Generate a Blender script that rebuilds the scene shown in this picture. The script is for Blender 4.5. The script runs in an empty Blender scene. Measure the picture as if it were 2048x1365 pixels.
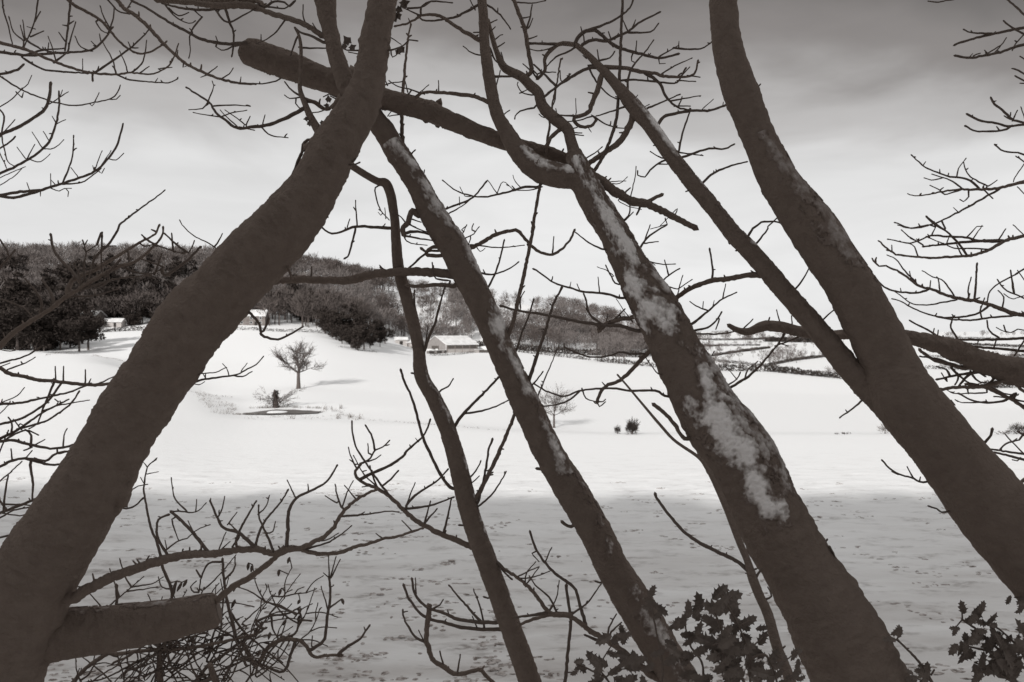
import bpy, math, random
import numpy as np
from mathutils import Vector

# ------------------------------------------------------------------ camera, sky, sun, exposure
sc = bpy.context.scene
C = sc.collection
CAMZ, FPX, HROW = 12.0, 1365.333, 672.0           # eye height, focal length in photo pixels, row of the eye level
cd = bpy.data.cameras.new("camera")
cam = bpy.data.objects.new("camera", cd)
C.objects.link(cam)
cam.location = (0, 0, CAMZ)
cam.rotation_euler = (math.radians(90), 0, 0)
cd.lens = 24.0
cd.sensor_width = 36.0
cd.shift_y = -10.5 / 2048
cd.clip_start = 0.05
cd.clip_end = 30000
cd.dof.use_dof = True
cd.dof.focus_distance = 3.1
cd.dof.aperture_fstop = 5.0
sc.camera = cam

SUN_EL, SUN_T = math.radians(24.0), Vector((0.40, 0.915, 0)).normalized()   # SUN_T: the way shadows fall
world = bpy.data.worlds.new("World")
sc.world = world
world.use_nodes = True
nt = world.node_tree
nt.nodes.clear()
def wn(t, **k):
    n = nt.nodes.new(t)
    for a, b in k.items():
        setattr(n, a, b)
    return n
out = wn("ShaderNodeOutputWorld")
bg = wn("ShaderNodeBackground")
bg.inputs["Strength"].default_value = 0.1
sky = wn("ShaderNodeTexSky", sky_type="NISHITA")
sky.sun_disc = False
sky.sun_elevation = SUN_EL
sky.sun_rotation = math.atan2(-SUN_T.x, -SUN_T.y)
sky.air_density, sky.dust_density = 1.0, 2.0
bw = wn("ShaderNodeRGBToBW")
nt.links.new(sky.outputs[0], bw.inputs[0])
tc = wn("ShaderNodeTexCoord")
sep = wn("ShaderNodeSeparateXYZ")
nt.links.new(tc.outputs["Generated"], sep.inputs[0])
mp = wn("ShaderNodeMapping")
mp.inputs["Scale"].default_value = (1.0, 1.0, 2.6)
mp.inputs["Rotation"].default_value = (0.0, 0.35, 0.0)
mp.inputs["Location"].default_value = (6.6, 3.3, 0.3)
nt.links.new(tc.outputs["Generated"], mp.inputs[0])
n1 = wn("ShaderNodeTexNoise")
n1.inputs["Scale"].default_value = 2.3
n1.inputs["Detail"].default_value = 5.0
n1.inputs["Roughness"].default_value = 0.5
n1.inputs["Distortion"].default_value = 0.35
nt.links.new(mp.outputs[0], n1.inputs["Vector"])
ma = wn("ShaderNodeMath", operation="MULTIPLY_ADD")       # warped height above the horizon
ma.inputs[1].default_value = 0.30
nt.links.new(n1.outputs["Fac"], ma.inputs[0])
# the cloud sheet's far edge lies across the valley: measure height against the distance ahead
flat = wn("ShaderNodeVectorMath", operation="MULTIPLY")
flat.inputs[1].default_value = (0.36, 1.0, 0.0)
nt.links.new(tc.outputs["Generated"], flat.inputs[0])
ln = wn("ShaderNodeVectorMath", operation="LENGTH")
nt.links.new(flat.outputs[0], ln.inputs[0])
mxl = wn("ShaderNodeMath", operation="MAXIMUM")
mxl.inputs[1].default_value = 0.2
nt.links.new(ln.outputs["Value"], mxl.inputs[0])
dv = wn("ShaderNodeMath", operation="DIVIDE")
nt.links.new(sep.outputs["Z"], dv.inputs[0])
nt.links.new(mxl.outputs[0], dv.inputs[1])
dv9 = wn("ShaderNodeMath", operation="MULTIPLY")
dv9.inputs[1].default_value = 0.88
nt.links.new(dv.outputs[0], dv9.inputs[0])
nt.links.new(dv9.outputs[0], ma.inputs[2])
ramp = wn("ShaderNodeValToRGB")
ramp.color_ramp.interpolation = "EASE"
el = ramp.color_ramp.elements
stops = [(0.10, 6.9), (0.27, 6.5), (0.36, 6.2), (0.45, 4.0), (0.54, 1.95), (0.65, 1.05), (0.84, 3.8), (1.0, 5.0)]  # last stops: overhead sky out of view, brightened to lift the shade fill
while len(el) < len(stops):
    el.new(0.5)
for e, (p, v) in zip(el, stops):
    w = min(1.0, max(0.0, (5.0 - v) / 3.0))               # heavier cloud is a touch browner
    e.position = p
    e.color = (v / 10, v / 10 * (1 - 0.075 * w), v / 10 * (1 - 0.105 * w), 1)
nt.links.new(ma.outputs[0], ramp.inputs[0])
sc10 = wn("ShaderNodeVectorMath", operation="SCALE")
mp2 = wn("ShaderNodeMapping")
mp2.inputs["Scale"].default_value = (1.6, 1.6, 7.0)
mp2.inputs["Rotation"].default_value = (0.0, 0.30, 0.0)
nt.links.new(tc.outputs["Generated"], mp2.inputs[0])
n2 = wn("ShaderNodeTexNoise")                              # thin streaks in the cloud
n2.inputs["Scale"].default_value = 2.6
n2.inputs["Detail"].default_value = 6.0
n2.inputs["Distortion"].default_value = 0.6
nt.links.new(mp2.outputs[0], n2.inputs["Vector"])
strk = wn("ShaderNodeMapRange")
strk.inputs[1].default_value, strk.inputs[2].default_value = 0.3, 0.7
strk.inputs[3].default_value, strk.inputs[4].default_value = 9.4, 10.6
nt.links.new(n2.outputs["Fac"], strk.inputs[0])
nt.links.new(strk.outputs[0], sc10.inputs["Scale"])
nt.links.new(ramp.outputs[0], sc10.inputs[0])
mx = wn("ShaderNodeMix", data_type="RGBA")
mx.inputs[0].default_value = 0.88
nt.links.new(bw.outputs[0], mx.inputs[6])
nt.links.new(sc10.outputs[0], mx.inputs[7])
nt.links.new(mx.outputs[2], bg.inputs[0])
nt.links.new(bg.outputs[0], out.inputs[0])

sl = bpy.data.lights.new("sun", "SUN")
sl.energy = 2.9
sl.angle = math.radians(1.4)
sl.color = (1.0, 0.985, 0.965)
so = bpy.data.objects.new("sun", sl)
C.objects.link(so)
sd = Vector((SUN_T.x * math.cos(SUN_EL), SUN_T.y * math.cos(SUN_EL), -math.sin(SUN_EL)))
so.rotation_euler = sd.to_track_quat("-Z", "Y").to_euler()
so.location = (-60, -90, 60)
vs = sc.view_settings
vs.view_transform = "Standard"
vs.look = "None"
vs.exposure = 0.35
vs.gamma = 1.0
vs.use_curve_mapping = False

# ------------------------------------------------------------------ helpers
rnd = random.Random(7)
rng = np.random.default_rng(11)

def mat(name, col, rough=0.9, col2=None, scale=3.0, bump=0.0, bscale=20.0, detail=4.0, spec=0.2, stretch=(1, 1, 1), lo=0.35, hi=0.65):
    m = bpy.data.materials.new(name)
    m.use_nodes = True
    t = m.node_tree
    b = t.nodes["Principled BSDF"]
    b.inputs["Roughness"].default_value = rough
    b.inputs["Specular IOR Level"].default_value = spec
    b.inputs["Base Color"].default_value = (*col, 1)
    if col2 or bump:
        g = t.nodes.new("ShaderNodeNewGeometry")
        mpn = t.nodes.new("ShaderNodeMapping")
        mpn.inputs["Scale"].default_value = stretch
        t.links.new(g.outputs["Position"], mpn.inputs[0])
    if col2:
        n = t.nodes.new("ShaderNodeTexNoise")
        n.inputs["Scale"].default_value = scale
        n.inputs["Detail"].default_value = detail
        t.links.new(mpn.outputs[0], n.inputs["Vector"])
        r = t.nodes.new("ShaderNodeValToRGB")
        r.color_ramp.elements[0].position = lo
        r.color_ramp.elements[1].position = hi
        r.color_ramp.elements[0].color = (*col, 1)
        r.color_ramp.elements[1].color = (*col2, 1)
        t.links.new(n.outputs["Fac"], r.inputs[0])
        t.links.new(r.outputs[0], b.inputs["Base Color"])
    if bump:
        n2 = t.nodes.new("ShaderNodeTexNoise")
        n2.inputs["Scale"].default_value = bscale
        n2.inputs["Detail"].default_value = 6.0
        t.links.new(mpn.outputs[0], n2.inputs["Vector"])
        bp = t.nodes.new("ShaderNodeBump")
        bp.inputs["Strength"].default_value = bump
        bp.inputs["Distance"].default_value = 0.02
        t.links.new(n2.outputs["Fac"], bp.inputs["Height"])
        t.links.new(bp.outputs[0], b.inputs["Normal"])
    return m

M = {
    "bark": mat("bark", (0.190, 0.150, 0.127), 0.95, (0.216, 0.172, 0.146), 22, 0.6, 70, spec=0.03),
    "twig": mat("twig_bark", (0.145, 0.116, 0.100), 0.9, spec=0.05),
    "cut": mat("sawn_wood", (0.20, 0.162, 0.14), 0.9, (0.21, 0.172, 0.15), 30, 0.3, 60, spec=0.05),
    "tsnow": mat("trunk_snow", (0.46, 0.43, 0.42), 0.95, (0.76, 0.73, 0.715), 9, 0.6, 90, spec=0.05),
    "frost": mat("frosted_bark", (0.22, 0.185, 0.168), 0.95, (0.34, 0.30, 0.285), 30, 0.4, 60, spec=0.03),
    "holly": mat("holly_leaf", (0.135, 0.110, 0.095), 0.55, (0.17, 0.14, 0.122), 40, spec=0.15),
    "far_bark": mat("far_bark", (0.105, 0.088, 0.081), 0.95, spec=0.05),
    "far_bark_pale": mat("far_bark_pale", (0.165, 0.145, 0.137), 0.95, spec=0.05),
    "ever": mat("evergreen_needles", (0.042, 0.034, 0.030), 0.9, (0.054, 0.044, 0.039), 0.25, spec=0.05),
    "hedge": mat("hedge_twigs", (0.042, 0.035, 0.031), 0.95, (0.075, 0.064, 0.058), 0.3, spec=0.05),
    "roof_snow": mat("roof_snow", (0.62, 0.61, 0.60), 0.9, (0.80, 0.79, 0.78), 0.5, spec=0.05),
    "clad": mat("grey_cladding", (0.24, 0.22, 0.21), 0.8, (0.29, 0.27, 0.26), 0.8),
    "clad_dark": mat("dark_cladding", (0.10, 0.088, 0.08), 0.8),
    "block": mat("block_wall", (0.36, 0.335, 0.32), 0.9, (0.44, 0.41, 0.39), 1.5),
    "dark": mat("dark_opening", (0.03, 0.026, 0.023), 0.8),
    "render_wall": mat("house_render", (0.13, 0.113, 0.104), 0.9, (0.20, 0.178, 0.166), 0.6),
    "glass": mat("window_glass", (0.05, 0.05, 0.05), 0.15, spec=0.5),
    "water": mat("pond_water", (0.06, 0.05, 0.045), 0.3, (0.12, 0.10, 0.09), 0.4, spec=0.5),
    "clod": mat("soil_clod", (0.16, 0.135, 0.12), 0.95, (0.50, 0.46, 0.44), 5.0, spec=0.05),
    "grass": mat("dead_grass", (0.20, 0.175, 0.155), 0.95, (0.12, 0.10, 0.088), 1.0, spec=0.05),
    "pole": mat("pale_timber", (0.30, 0.26, 0.235), 0.9),
}

def powder_material():
    """powder snow on bark: how much of the bark it covers is stored with the mesh"""
    m = bpy.data.materials.new("powder_snow")
    m.use_nodes = True
    t = m.node_tree
    b = t.nodes["Principled BSDF"]
    b.inputs["Roughness"].default_value = 0.95
    b.inputs["Specular IOR Level"].default_value = 0.03
    at = t.nodes.new("ShaderNodeAttribute"); at.attribute_name = "cover"
    g = t.nodes.new("ShaderNodeNewGeometry")
    n = t.nodes.new("ShaderNodeTexNoise")
    n.inputs["Scale"].default_value = 42.0
    n.inputs["Detail"].default_value = 5.0
    n.inputs["Roughness"].default_value = 0.65
    t.links.new(g.outputs["Position"], n.inputs["Vector"])
    a = t.nodes.new("ShaderNodeMath"); a.operation = "MULTIPLY_ADD"
    a.inputs[1].default_value = 0.55
    t.links.new(n.outputs["Fac"], a.inputs[0]); t.links.new(at.outputs["Fac"], a.inputs[2])
    r = t.nodes.new("ShaderNodeMapRange")
    r.inputs[1].default_value, r.inputs[2].default_value = 0.27, 1.25
    t.links.new(a.outputs[0], r.inputs[0])
    mx_ = t.nodes.new("ShaderNodeMix"); mx_.data_type = "RGBA"
    mx_.inputs[6].default_value = (0.20, 0.160, 0.139, 1)
    mx_.inputs[7].default_value = (0.92, 0.885, 0.87, 1)
    t.links.new(r.outputs[0], mx_.inputs[0])
    t.links.new(mx_.outputs[2], b.inputs["Base Color"])
    bp = t.nodes.new("ShaderNodeBump"); bp.inputs["Strength"].default_value = 0.5; bp.inputs["Distance"].default_value = 0.01
    t.links.new(n.outputs["Fac"], bp.inputs["Height"]); t.links.new(bp.outputs[0], b.inputs["Normal"])
    return m
M["tsnow"] = powder_material()

def mesh(name, verts, faces, material, parent=None, smooth=False, loc=None):
    me = bpy.data.meshes.new(name)
    v = np.asarray(verts, dtype=np.float64).reshape(-1, 3)
    if loc is not None:
        v = v - np.asarray(loc)
    me.from_pydata(v.tolist(), [], faces if isinstance(faces, list) else faces.tolist())
    me.materials.append(M[material] if isinstance(material, str) else material)
    if smooth:
        me.polygons.foreach_set("use_smooth", [True] * len(me.polygons))
    o = bpy.data.objects.new(name, me)
    C.objects.link(o)
    if parent is not None:
        o.parent = parent
    return o

def empty(name, loc, label=None, cat=None, group=None):
    e = bpy.data.objects.new(name, None)
    e.empty_display_size = 0.2
    e.location = loc
    C.objects.link(e)
    tag(e, label, cat, group)
    return e

def tag(o, label=None, cat=None, group=None, kind=None):
    if label: o["label"] = label
    if cat: o["category"] = cat
    if group: o["group"] = group
    if kind: o["kind"] = kind
    return o

def vnoise(x, y, seed=0):
    """lattice value noise in 0..1"""
    xi, yi = np.floor(x).astype(np.int64), np.floor(y).astype(np.int64)
    fx, fy = x - xi, y - yi
    fx, fy = fx * fx * (3 - 2 * fx), fy * fy * (3 - 2 * fy)
    def h(a, b):
        n = (a * 374761393 + b * 668265263 + seed * 974634777) & 0x7FFFFFFF
        n = ((n ^ (n >> 13)) * 1274126177) & 0x7FFFFFFF
        return ((n ^ (n >> 16)) & 0xFFFF) / 65535.0
    return (h(xi, yi) * (1 - fx) + h(xi + 1, yi) * fx) * (1 - fy) + (h(xi, yi + 1) * (1 - fx) + h(xi + 1, yi + 1) * fx) * fy

def fbm(x, y, seed=0, octs=4):
    s, a, t = 0.0, 0.5, 0.0
    for k in range(octs):
        s = s + a * vnoise(x * 2 ** k, y * 2 ** k, seed + k * 17)
        t += a
        a *= 0.5
    return s / t

def P(px, row, d):
    return np.array(((px - 1024.0) / FPX * d, d, CAMZ + (HROW - row) / FPX * d))

# ------------------------------------------------------------------ the ground
COLS = [
    (-1500, [(24, 0), (60, 3), (120, 9), (190, 14), (215, 13), (300, 24), (400, 45), (500, 66), (600, 68), (900, 50), (2500, 30), (4000, 38), (9000, 60)]),
    (-400, [(24, 0), (50, .6), (100, 4), (190, 10), (215, 9), (300, 21), (380, 37), (480, 65), (560, 67), (900, 50), (2500, 30), (4000, 38), (9000, 60)]),
    (0, [(24, 0), (50, .3), (100, 3.0), (150, 6.2), (190, 8.5), (215, 6.8), (300, 19), (380, 35), (480, 64), (560, 66), (900, 50), (2500, 30), (4000, 38), (9000, 60)]),
    (190, [(24, 0), (50, .2), (100, 2.6), (150, 6.0), (175, 7.4), (196, 5.6), (250, 10), (300, 16.5), (380, 34), (480, 64), (560, 66), (900, 50), (2500, 30), (4000, 38), (9000, 60)]),
    (300, [(24, 0), (50, .1), (100, 1.5), (135, 3.4), (150, 4.0), (167, 1.4), (230, 9), (290, 14.5), (380, 32), (480, 63.7), (560, 66), (900, 50), (2500, 30), (4000, 38), (9000, 60)]),
    (400, [(24, 0), (50, 0), (90, .5), (115, 1.4), (125, 1.65), (138, -.5), (200, 4.6), (288, 14.2), (380, 31), (485, 63), (560, 65), (900, 50), (2500, 30), (4000, 38), (9000, 60)]),
    (480, [(24, 0), (50, 0), (80, .1), (98, -.1), (104, -.5), (116, -.5), (122, 0), (150, .2), (200, 4.2), (285, 14.1), (380, 30.6), (490, 61), (570, 62), (900, 48), (2500, 30), (4000, 38), (9000, 60)]),
    (640, [(24, 0), (50, 0), (80, .1), (96, 0), (104, -.5), (114, -.5), (120, 0), (150, .35), (200, 4.0), (290, 12.9), (380, 27.9), (490, 56.5), (570, 57), (900, 44), (2500, 30), (4000, 38), (9000, 60)]),
    (850, [(24, 0), (50, 0), (80, .1), (92, .14), (100, -.7), (150, -1), (230, 1.7), (340, 3), (400, 6.7), (480, 32), (520, 42), (600, 43), (900, 36), (2500, 26), (4000, 38), (9000, 60)]),
    (1000, [(24, 0), (50, 0), (76, .05), (86, .03), (95, -.9), (190, -.5), (330, 1.6), (400, 3.8), (460, 25), (540, 41.5), (620, 42), (900, 34), (2500, 24), (4000, 36), (9000, 60)]),
    (1200, [(24, 0), (50, 0), (76, 0), (84, -.06), (93, -1.2), (200, -3.1), (330, -1.3), (420, 1), (480, 9), (560, 26.5), (650, 29), (900, 22), (2500, 20), (4000, 35), (9000, 60)]),
    (1400, [(24, 0), (50, 0), (76, 0), (84, -.06), (93, -1.2), (200, -3.8), (320, -3.5), (420, -1.5), (600, -.3), (900, 1.5), (1500, 7.6), (2500, 19), (4000, 35), (9000, 60)]),
    (1650, [(24, 0), (50, 0), (76, 0), (84, -.1), (93, -1.2), (190, -4.4), (250, -3.6), (400, -3.5), (600, -2.5), (900, 0), (1500, 5.4), (2500, 17.5), (4000, 32.5), (9000, 60)]),
    (2048, [(24, 0), (50, 0), (76, 0), (83, -.1), (92, -1.2), (150, -4.3), (250, -3.2), (400, -3.5), (600, -2.5), (900, 0), (1500, 6), (2500, 18), (4000, 36), (9000, 66)]),
    (3600, [(24, 0), (50, 0), (76, 0), (83, -.1), (92, -1.2), (150, -4.3), (250, -3.2), (400, -3.5), (600, -2.5), (900, 2), (1500, 8), (2500, 20), (4000, 36), (9000, 66)]),
]
UL = np.linspace(-2.2, 2.2, 441)
LD = np.linspace(math.log(24), math.log(9000), 420)
_tab = np.array([np.interp(np.exp(LD), [p[0] for p in c[1]], [p[1] for p in c[1]]) for c in COLS])
_cu = [(c[0] - 1024) / FPX for c in COLS]
ZT = np.array([np.interp(UL, _cu, _tab[:, j]) for j in range(len(LD))]).T
for _ in range(2):                                         # round the creases of the table
    ZT[:, 1:-1] = (ZT[:, :-2] + 2 * ZT[:, 1:-1] + ZT[:, 2:]) / 4
for _ in range(8):
    ZT[1:-1] = (ZT[:-2] + 2 * ZT[1:-1] + ZT[2:]) / 4

def gz(x, y):
    """ground height; arrays or numbers"""
    x, y = np.asarray(x, float), np.asarray(y, float)
    d = np.clip(y, 24, 8999)
    fu = np.clip((x / d - UL[0]) / (UL[1] - UL[0]), 0, len(UL) - 1.001)
    fd = np.clip((np.log(d) - LD[0]) / (LD[1] - LD[0]), 0, len(LD) - 1.001)
    i, j = fu.astype(int), fd.astype(int)
    a, b = fu - i, fd - j
    z = (ZT[i, j] * (1 - a) + ZT[i + 1, j] * a) * (1 - b) + (ZT[i, j + 1] * (1 - a) + ZT[i + 1, j + 1] * a) * b
    bank = np.where(y > -16, 10.4 - 0.5 * y, 18.4 + 0.12 * (-16 - y))
    k = 0.8                                                # the steep bank runs out smoothly into the field
    m = np.maximum(bank, z)
    z2 = m + k * np.exp(-np.abs(bank - z) / k) * 0.5
    return np.where(y < 30, np.where(y < 26, z2, z + (z2 - z) * (30 - y) / 4), z)

def pick(px, row, dmin=60.0):
    """first point of the ground seen at a place of the picture, farther than dmin"""
    ds = np.exp(np.linspace(math.log(dmin), math.log(8500), 4000))
    x = (px - 1024) / FPX * ds
    zr = CAMZ + (HROW - row) / FPX * ds
    hit = np.nonzero(zr <= gz(x, ds))[0]
    k = hit[0] if len(hit) else len(ds) - 1
    return np.array((x[k], ds[k], float(gz(x[k], ds[k]))))

def ridge(px, lo=300, hi=800):
    ds = np.linspace(lo, hi, 300)
    x = (px - 1024) / FPX * ds
    z = gz(x, ds)
    k = int(np.argmax((z - CAMZ) / ds))
    return np.array((x[k], ds[k], float(z[k])))

def micro(x, y):
    """drifts and lumps of the snow close by"""
    near = np.clip((66 - y) / 22, 0, 1) * np.clip((y - 12) / 8, 0, 1)
    drift = fbm(x * 0.16 + y * 0.05, y * 0.55, 3, 4) - 0.5
    lump = np.clip(fbm(x * 0.9, y * 1.7, 9, 3) - 0.56, 0, 1)
    return near * (0.34 * drift + 0.42 * lump)

def axis(parts):
    return np.unique(np.concatenate(parts))
def geo(a, b, n):
    return np.exp(np.linspace(math.log(a), math.log(b), n))
gx = axis([np.arange(-46, 46.01, 0.34), geo(46.5, 10000, 150), -geo(46.5, 10000, 150)])
gy = axis([-geo(20, 900, 25), np.arange(-20, 18, 1.5), np.arange(18, 62, 0.27), np.arange(62, 130, 0.7), geo(130.5, 9000, 230)])
XX, YY = np.meshgrid(gx, gy)
ZZ = gz(XX, YY) + micro(XX, YY)
nx, ny = len(gx), len(gy)
idx = np.arange(nx * ny).reshape(ny, nx)
quads = np.stack([idx[:-1, :-1], idx[:-1, 1:], idx[1:, 1:], idx[1:, :-1]], -1).reshape(-1, 4)
me = bpy.data.meshes.new("snow_ground")
me.vertices.add(nx * ny)
me.vertices.foreach_set("co", np.stack([XX, YY, ZZ], -1).astype(np.float32).ravel())
me.loops.add(len(quads) * 4)
me.loops.foreach_set("vertex_index", quads.astype(np.int32).ravel())
me.polygons.add(len(quads))
me.polygons.foreach_set("loop_start", np.arange(0, len(quads) * 4, 4, dtype=np.int32))
me.polygons.foreach_set("use_smooth", np.ones(len(quads), dtype=bool))
me.update(calc_edges=True)

def snow_material():
    m = bpy.data.materials.new("field_snow")
    m.use_nodes = True
    t = m.node_tree
    N, L = t.nodes.new, t.links.new
    b = t.nodes["Principled BSDF"]
    b.inputs["Roughness"].default_value = 0.85
    b.inputs["Specular IOR Level"].default_value = 0.1
    g = N("ShaderNodeNewGeometry")
    def noise(scale, stretch, detail=5.0, rough=0.55):
        mpn = N("ShaderNodeMapping")
        mpn.inputs["Scale"].default_value = stretch
        L(g.outputs["Position"], mpn.inputs[0])
        n = N("ShaderNodeTexNoise")
        n.inputs["Scale"].default_value = scale
        n.inputs["Detail"].default_value = detail
        n.inputs["Roughness"].default_value = rough
        L(mpn.outputs[0], n.inputs["Vector"])
        return n.outputs["Fac"]
    def rng_(v, a, b_, c=0.0, d=1.0):
        r = N("ShaderNodeMapRange")
        r.inputs[1].default_value, r.inputs[2].default_value = a, b_
        r.inputs[3].default_value, r.inputs[4].default_value = c, d
        L(v, r.inputs[0])
        return r.outputs[0]
    def mul(a, b_):
        k = N("ShaderNodeMath"); k.operation = "MULTIPLY"
        L(a, k.inputs[0]); L(b_, k.inputs[1])
        return k.outputs[0]
    sp = N("ShaderNodeSeparateXYZ")
    L(g.outputs["Position"], sp.inputs[0])
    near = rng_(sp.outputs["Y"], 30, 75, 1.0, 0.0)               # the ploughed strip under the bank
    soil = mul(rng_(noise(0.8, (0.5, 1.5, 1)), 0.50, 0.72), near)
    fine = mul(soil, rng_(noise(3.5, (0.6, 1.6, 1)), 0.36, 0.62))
    thin = mul(rng_(noise(0.16, (0.5, 2.4, 1)), 0.28, 0.68, 0.15, 1.0), rng_(sp.outputs["Y"], 22, 52, 1.0, 0.0))  # patchy thinner snow, with shade deepening towards the bank painted in
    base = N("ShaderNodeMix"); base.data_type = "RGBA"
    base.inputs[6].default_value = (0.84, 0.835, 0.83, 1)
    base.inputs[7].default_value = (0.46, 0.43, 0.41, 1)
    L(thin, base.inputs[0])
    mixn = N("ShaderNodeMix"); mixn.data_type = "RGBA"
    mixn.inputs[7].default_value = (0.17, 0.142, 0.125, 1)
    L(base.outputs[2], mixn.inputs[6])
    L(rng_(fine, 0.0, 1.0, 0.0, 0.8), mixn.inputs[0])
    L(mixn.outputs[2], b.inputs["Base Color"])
    bp = N("ShaderNodeBump")
    bp.inputs["Strength"].default_value = 0.5
    bp.inputs["Distance"].default_value = 0.12
    L(noise(1.4, (0.5, 1.6, 1), 6.0, 0.6), bp.inputs["Height"])
    L(bp.outputs[0], b.inputs["Normal"])
    return m
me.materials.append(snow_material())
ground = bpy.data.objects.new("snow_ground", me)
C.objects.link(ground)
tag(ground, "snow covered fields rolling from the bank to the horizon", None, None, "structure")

# ------------------------------------------------------------------ foreground trees
TS = 512.0 / 1519.0
def parse(s):
    """'tile:x y x y tile:x y' -> photo pixels"""
    pts, t = [], 0
    tok = s.replace(",", " ").split()
    nums = []
    for k in tok:
        if ":" in k:
            a, k = k.split(":")
            t = int(a)
        nums.append((t, float(k)))
    for i in range(0, len(nums) - 1, 2):
        t = nums[i][0]
        pts.append((512 * (t % 4) + nums[i][1] * TS, (0, 450, 905)[t // 4] + nums[i + 1][1] * TS))
    return np.array(pts)

def catmull(p, step):
    """smooth resampling of the rows of p; spacing is measured in the first two columns"""
    p = np.asarray(p, float)
    if len(p) == 2:
        n = max(2, int(np.linalg.norm(p[1, :2] - p[0, :2]) / step) + 1)
        return np.linspace(p[0], p[1], n)
    q = np.vstack([2 * p[0] - p[1], p, 2 * p[-1] - p[-2]])
    o = []
    for i in range(1, len(q) - 2):
        n = max(1, int(np.linalg.norm(q[i + 1, :2] - q[i, :2]) / step))
        t = np.linspace(0, 1, n, endpoint=False)[:, None]
        a, b, c, d = q[i - 1], q[i], q[i + 1], q[i + 2]
        o.append(0.5 * (2 * b + (c - a) * t + (2 * a - 5 * b + 4 * c - d) * t ** 2 + (3 * b - a - 3 * c + d) * t ** 3))
    o.append(p[-1:])
    return np.vstack(o)

EYE = np.array((0, 0, CAMZ))
def frames(pos):
    """per point: tangent, sideways (to the right as one looks at it) and towards the viewer"""
    t = np.gradient(pos, axis=0)
    t /= np.linalg.norm(t, axis=1)[:, None] + 1e-9
    v = EYE - pos
    v -= (v * t).sum(1)[:, None] * t
    v /= np.linalg.norm(v, axis=1)[:, None] + 1e-9
    l = np.cross(v, t)
    if l[len(l) // 2, 0] < 0:
        l = -l
    return t, l, v

def tube(pos, rad, n=6, rough=0.0, seed=0, tip=True, flat_end=False):
    t, l, v = frames(pos)
    m = len(pos)
    th = np.linspace(-math.pi, math.pi, n, endpoint=False)
    arc = np.concatenate([[0], np.cumsum(np.linalg.norm(np.diff(pos, axis=0), axis=1))])
    R = np.repeat(rad[:, None], n, 1)
    if rough:
        A, T = np.meshgrid(arc, th, indexing="ij")
        cx, sx = np.cos(T), np.sin(T)
        nz = fbm(A * 9 + cx * 1.7 + 40, sx * 1.7 + seed * 3.1 + 40, seed, 4) - 0.5
        nf = fbm(A * 46 + cx * 3 + 90, sx * 3.4 + A * 6 + 90, seed + 5, 3) - 0.5
        kn = np.clip(fbm(A * 15 + 7, T * 1.5 + 50, seed + 9, 2) - 0.70, 0, 1)
        fl = np.clip(fbm(A * 62 + 3 * cx + 20, sx * 5 + 20 + A * 9, seed + 21, 2) - 0.56, 0, 1)      # bark flakes
        R = R * (1 + rough * (1.2 * nz + 2.0 * kn)) + np.minimum(0.0055, rad[:, None] * 0.09) * (rough / 0.08) * (1.7 * nf + 3.2 * fl)
    V = pos[:, None, :] + R[:, :, None] * (np.sin(th)[None, :, None] * l[:, None, :] + np.cos(th)[None, :, None] * v[:, None, :])
    V = V.reshape(-1, 3)
    i = np.arange(m - 1)[:, None] * n
    j = np.arange(n)[None, :]
    j2 = (j + 1) % n
    F = np.stack([i + j, i + j2, i + n + j2, i + n + j], -1).reshape(-1, 4).tolist()
    if tip:
        V = np.vstack([V, pos[-1] + t[-1] * rad[-1] * (0.15 if flat_end else 1.3)])
        F += [[(m - 1) * n + a, (m - 1) * n + (a + 1) % n, m * n] for a in range(n)]
    return V, F

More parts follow.
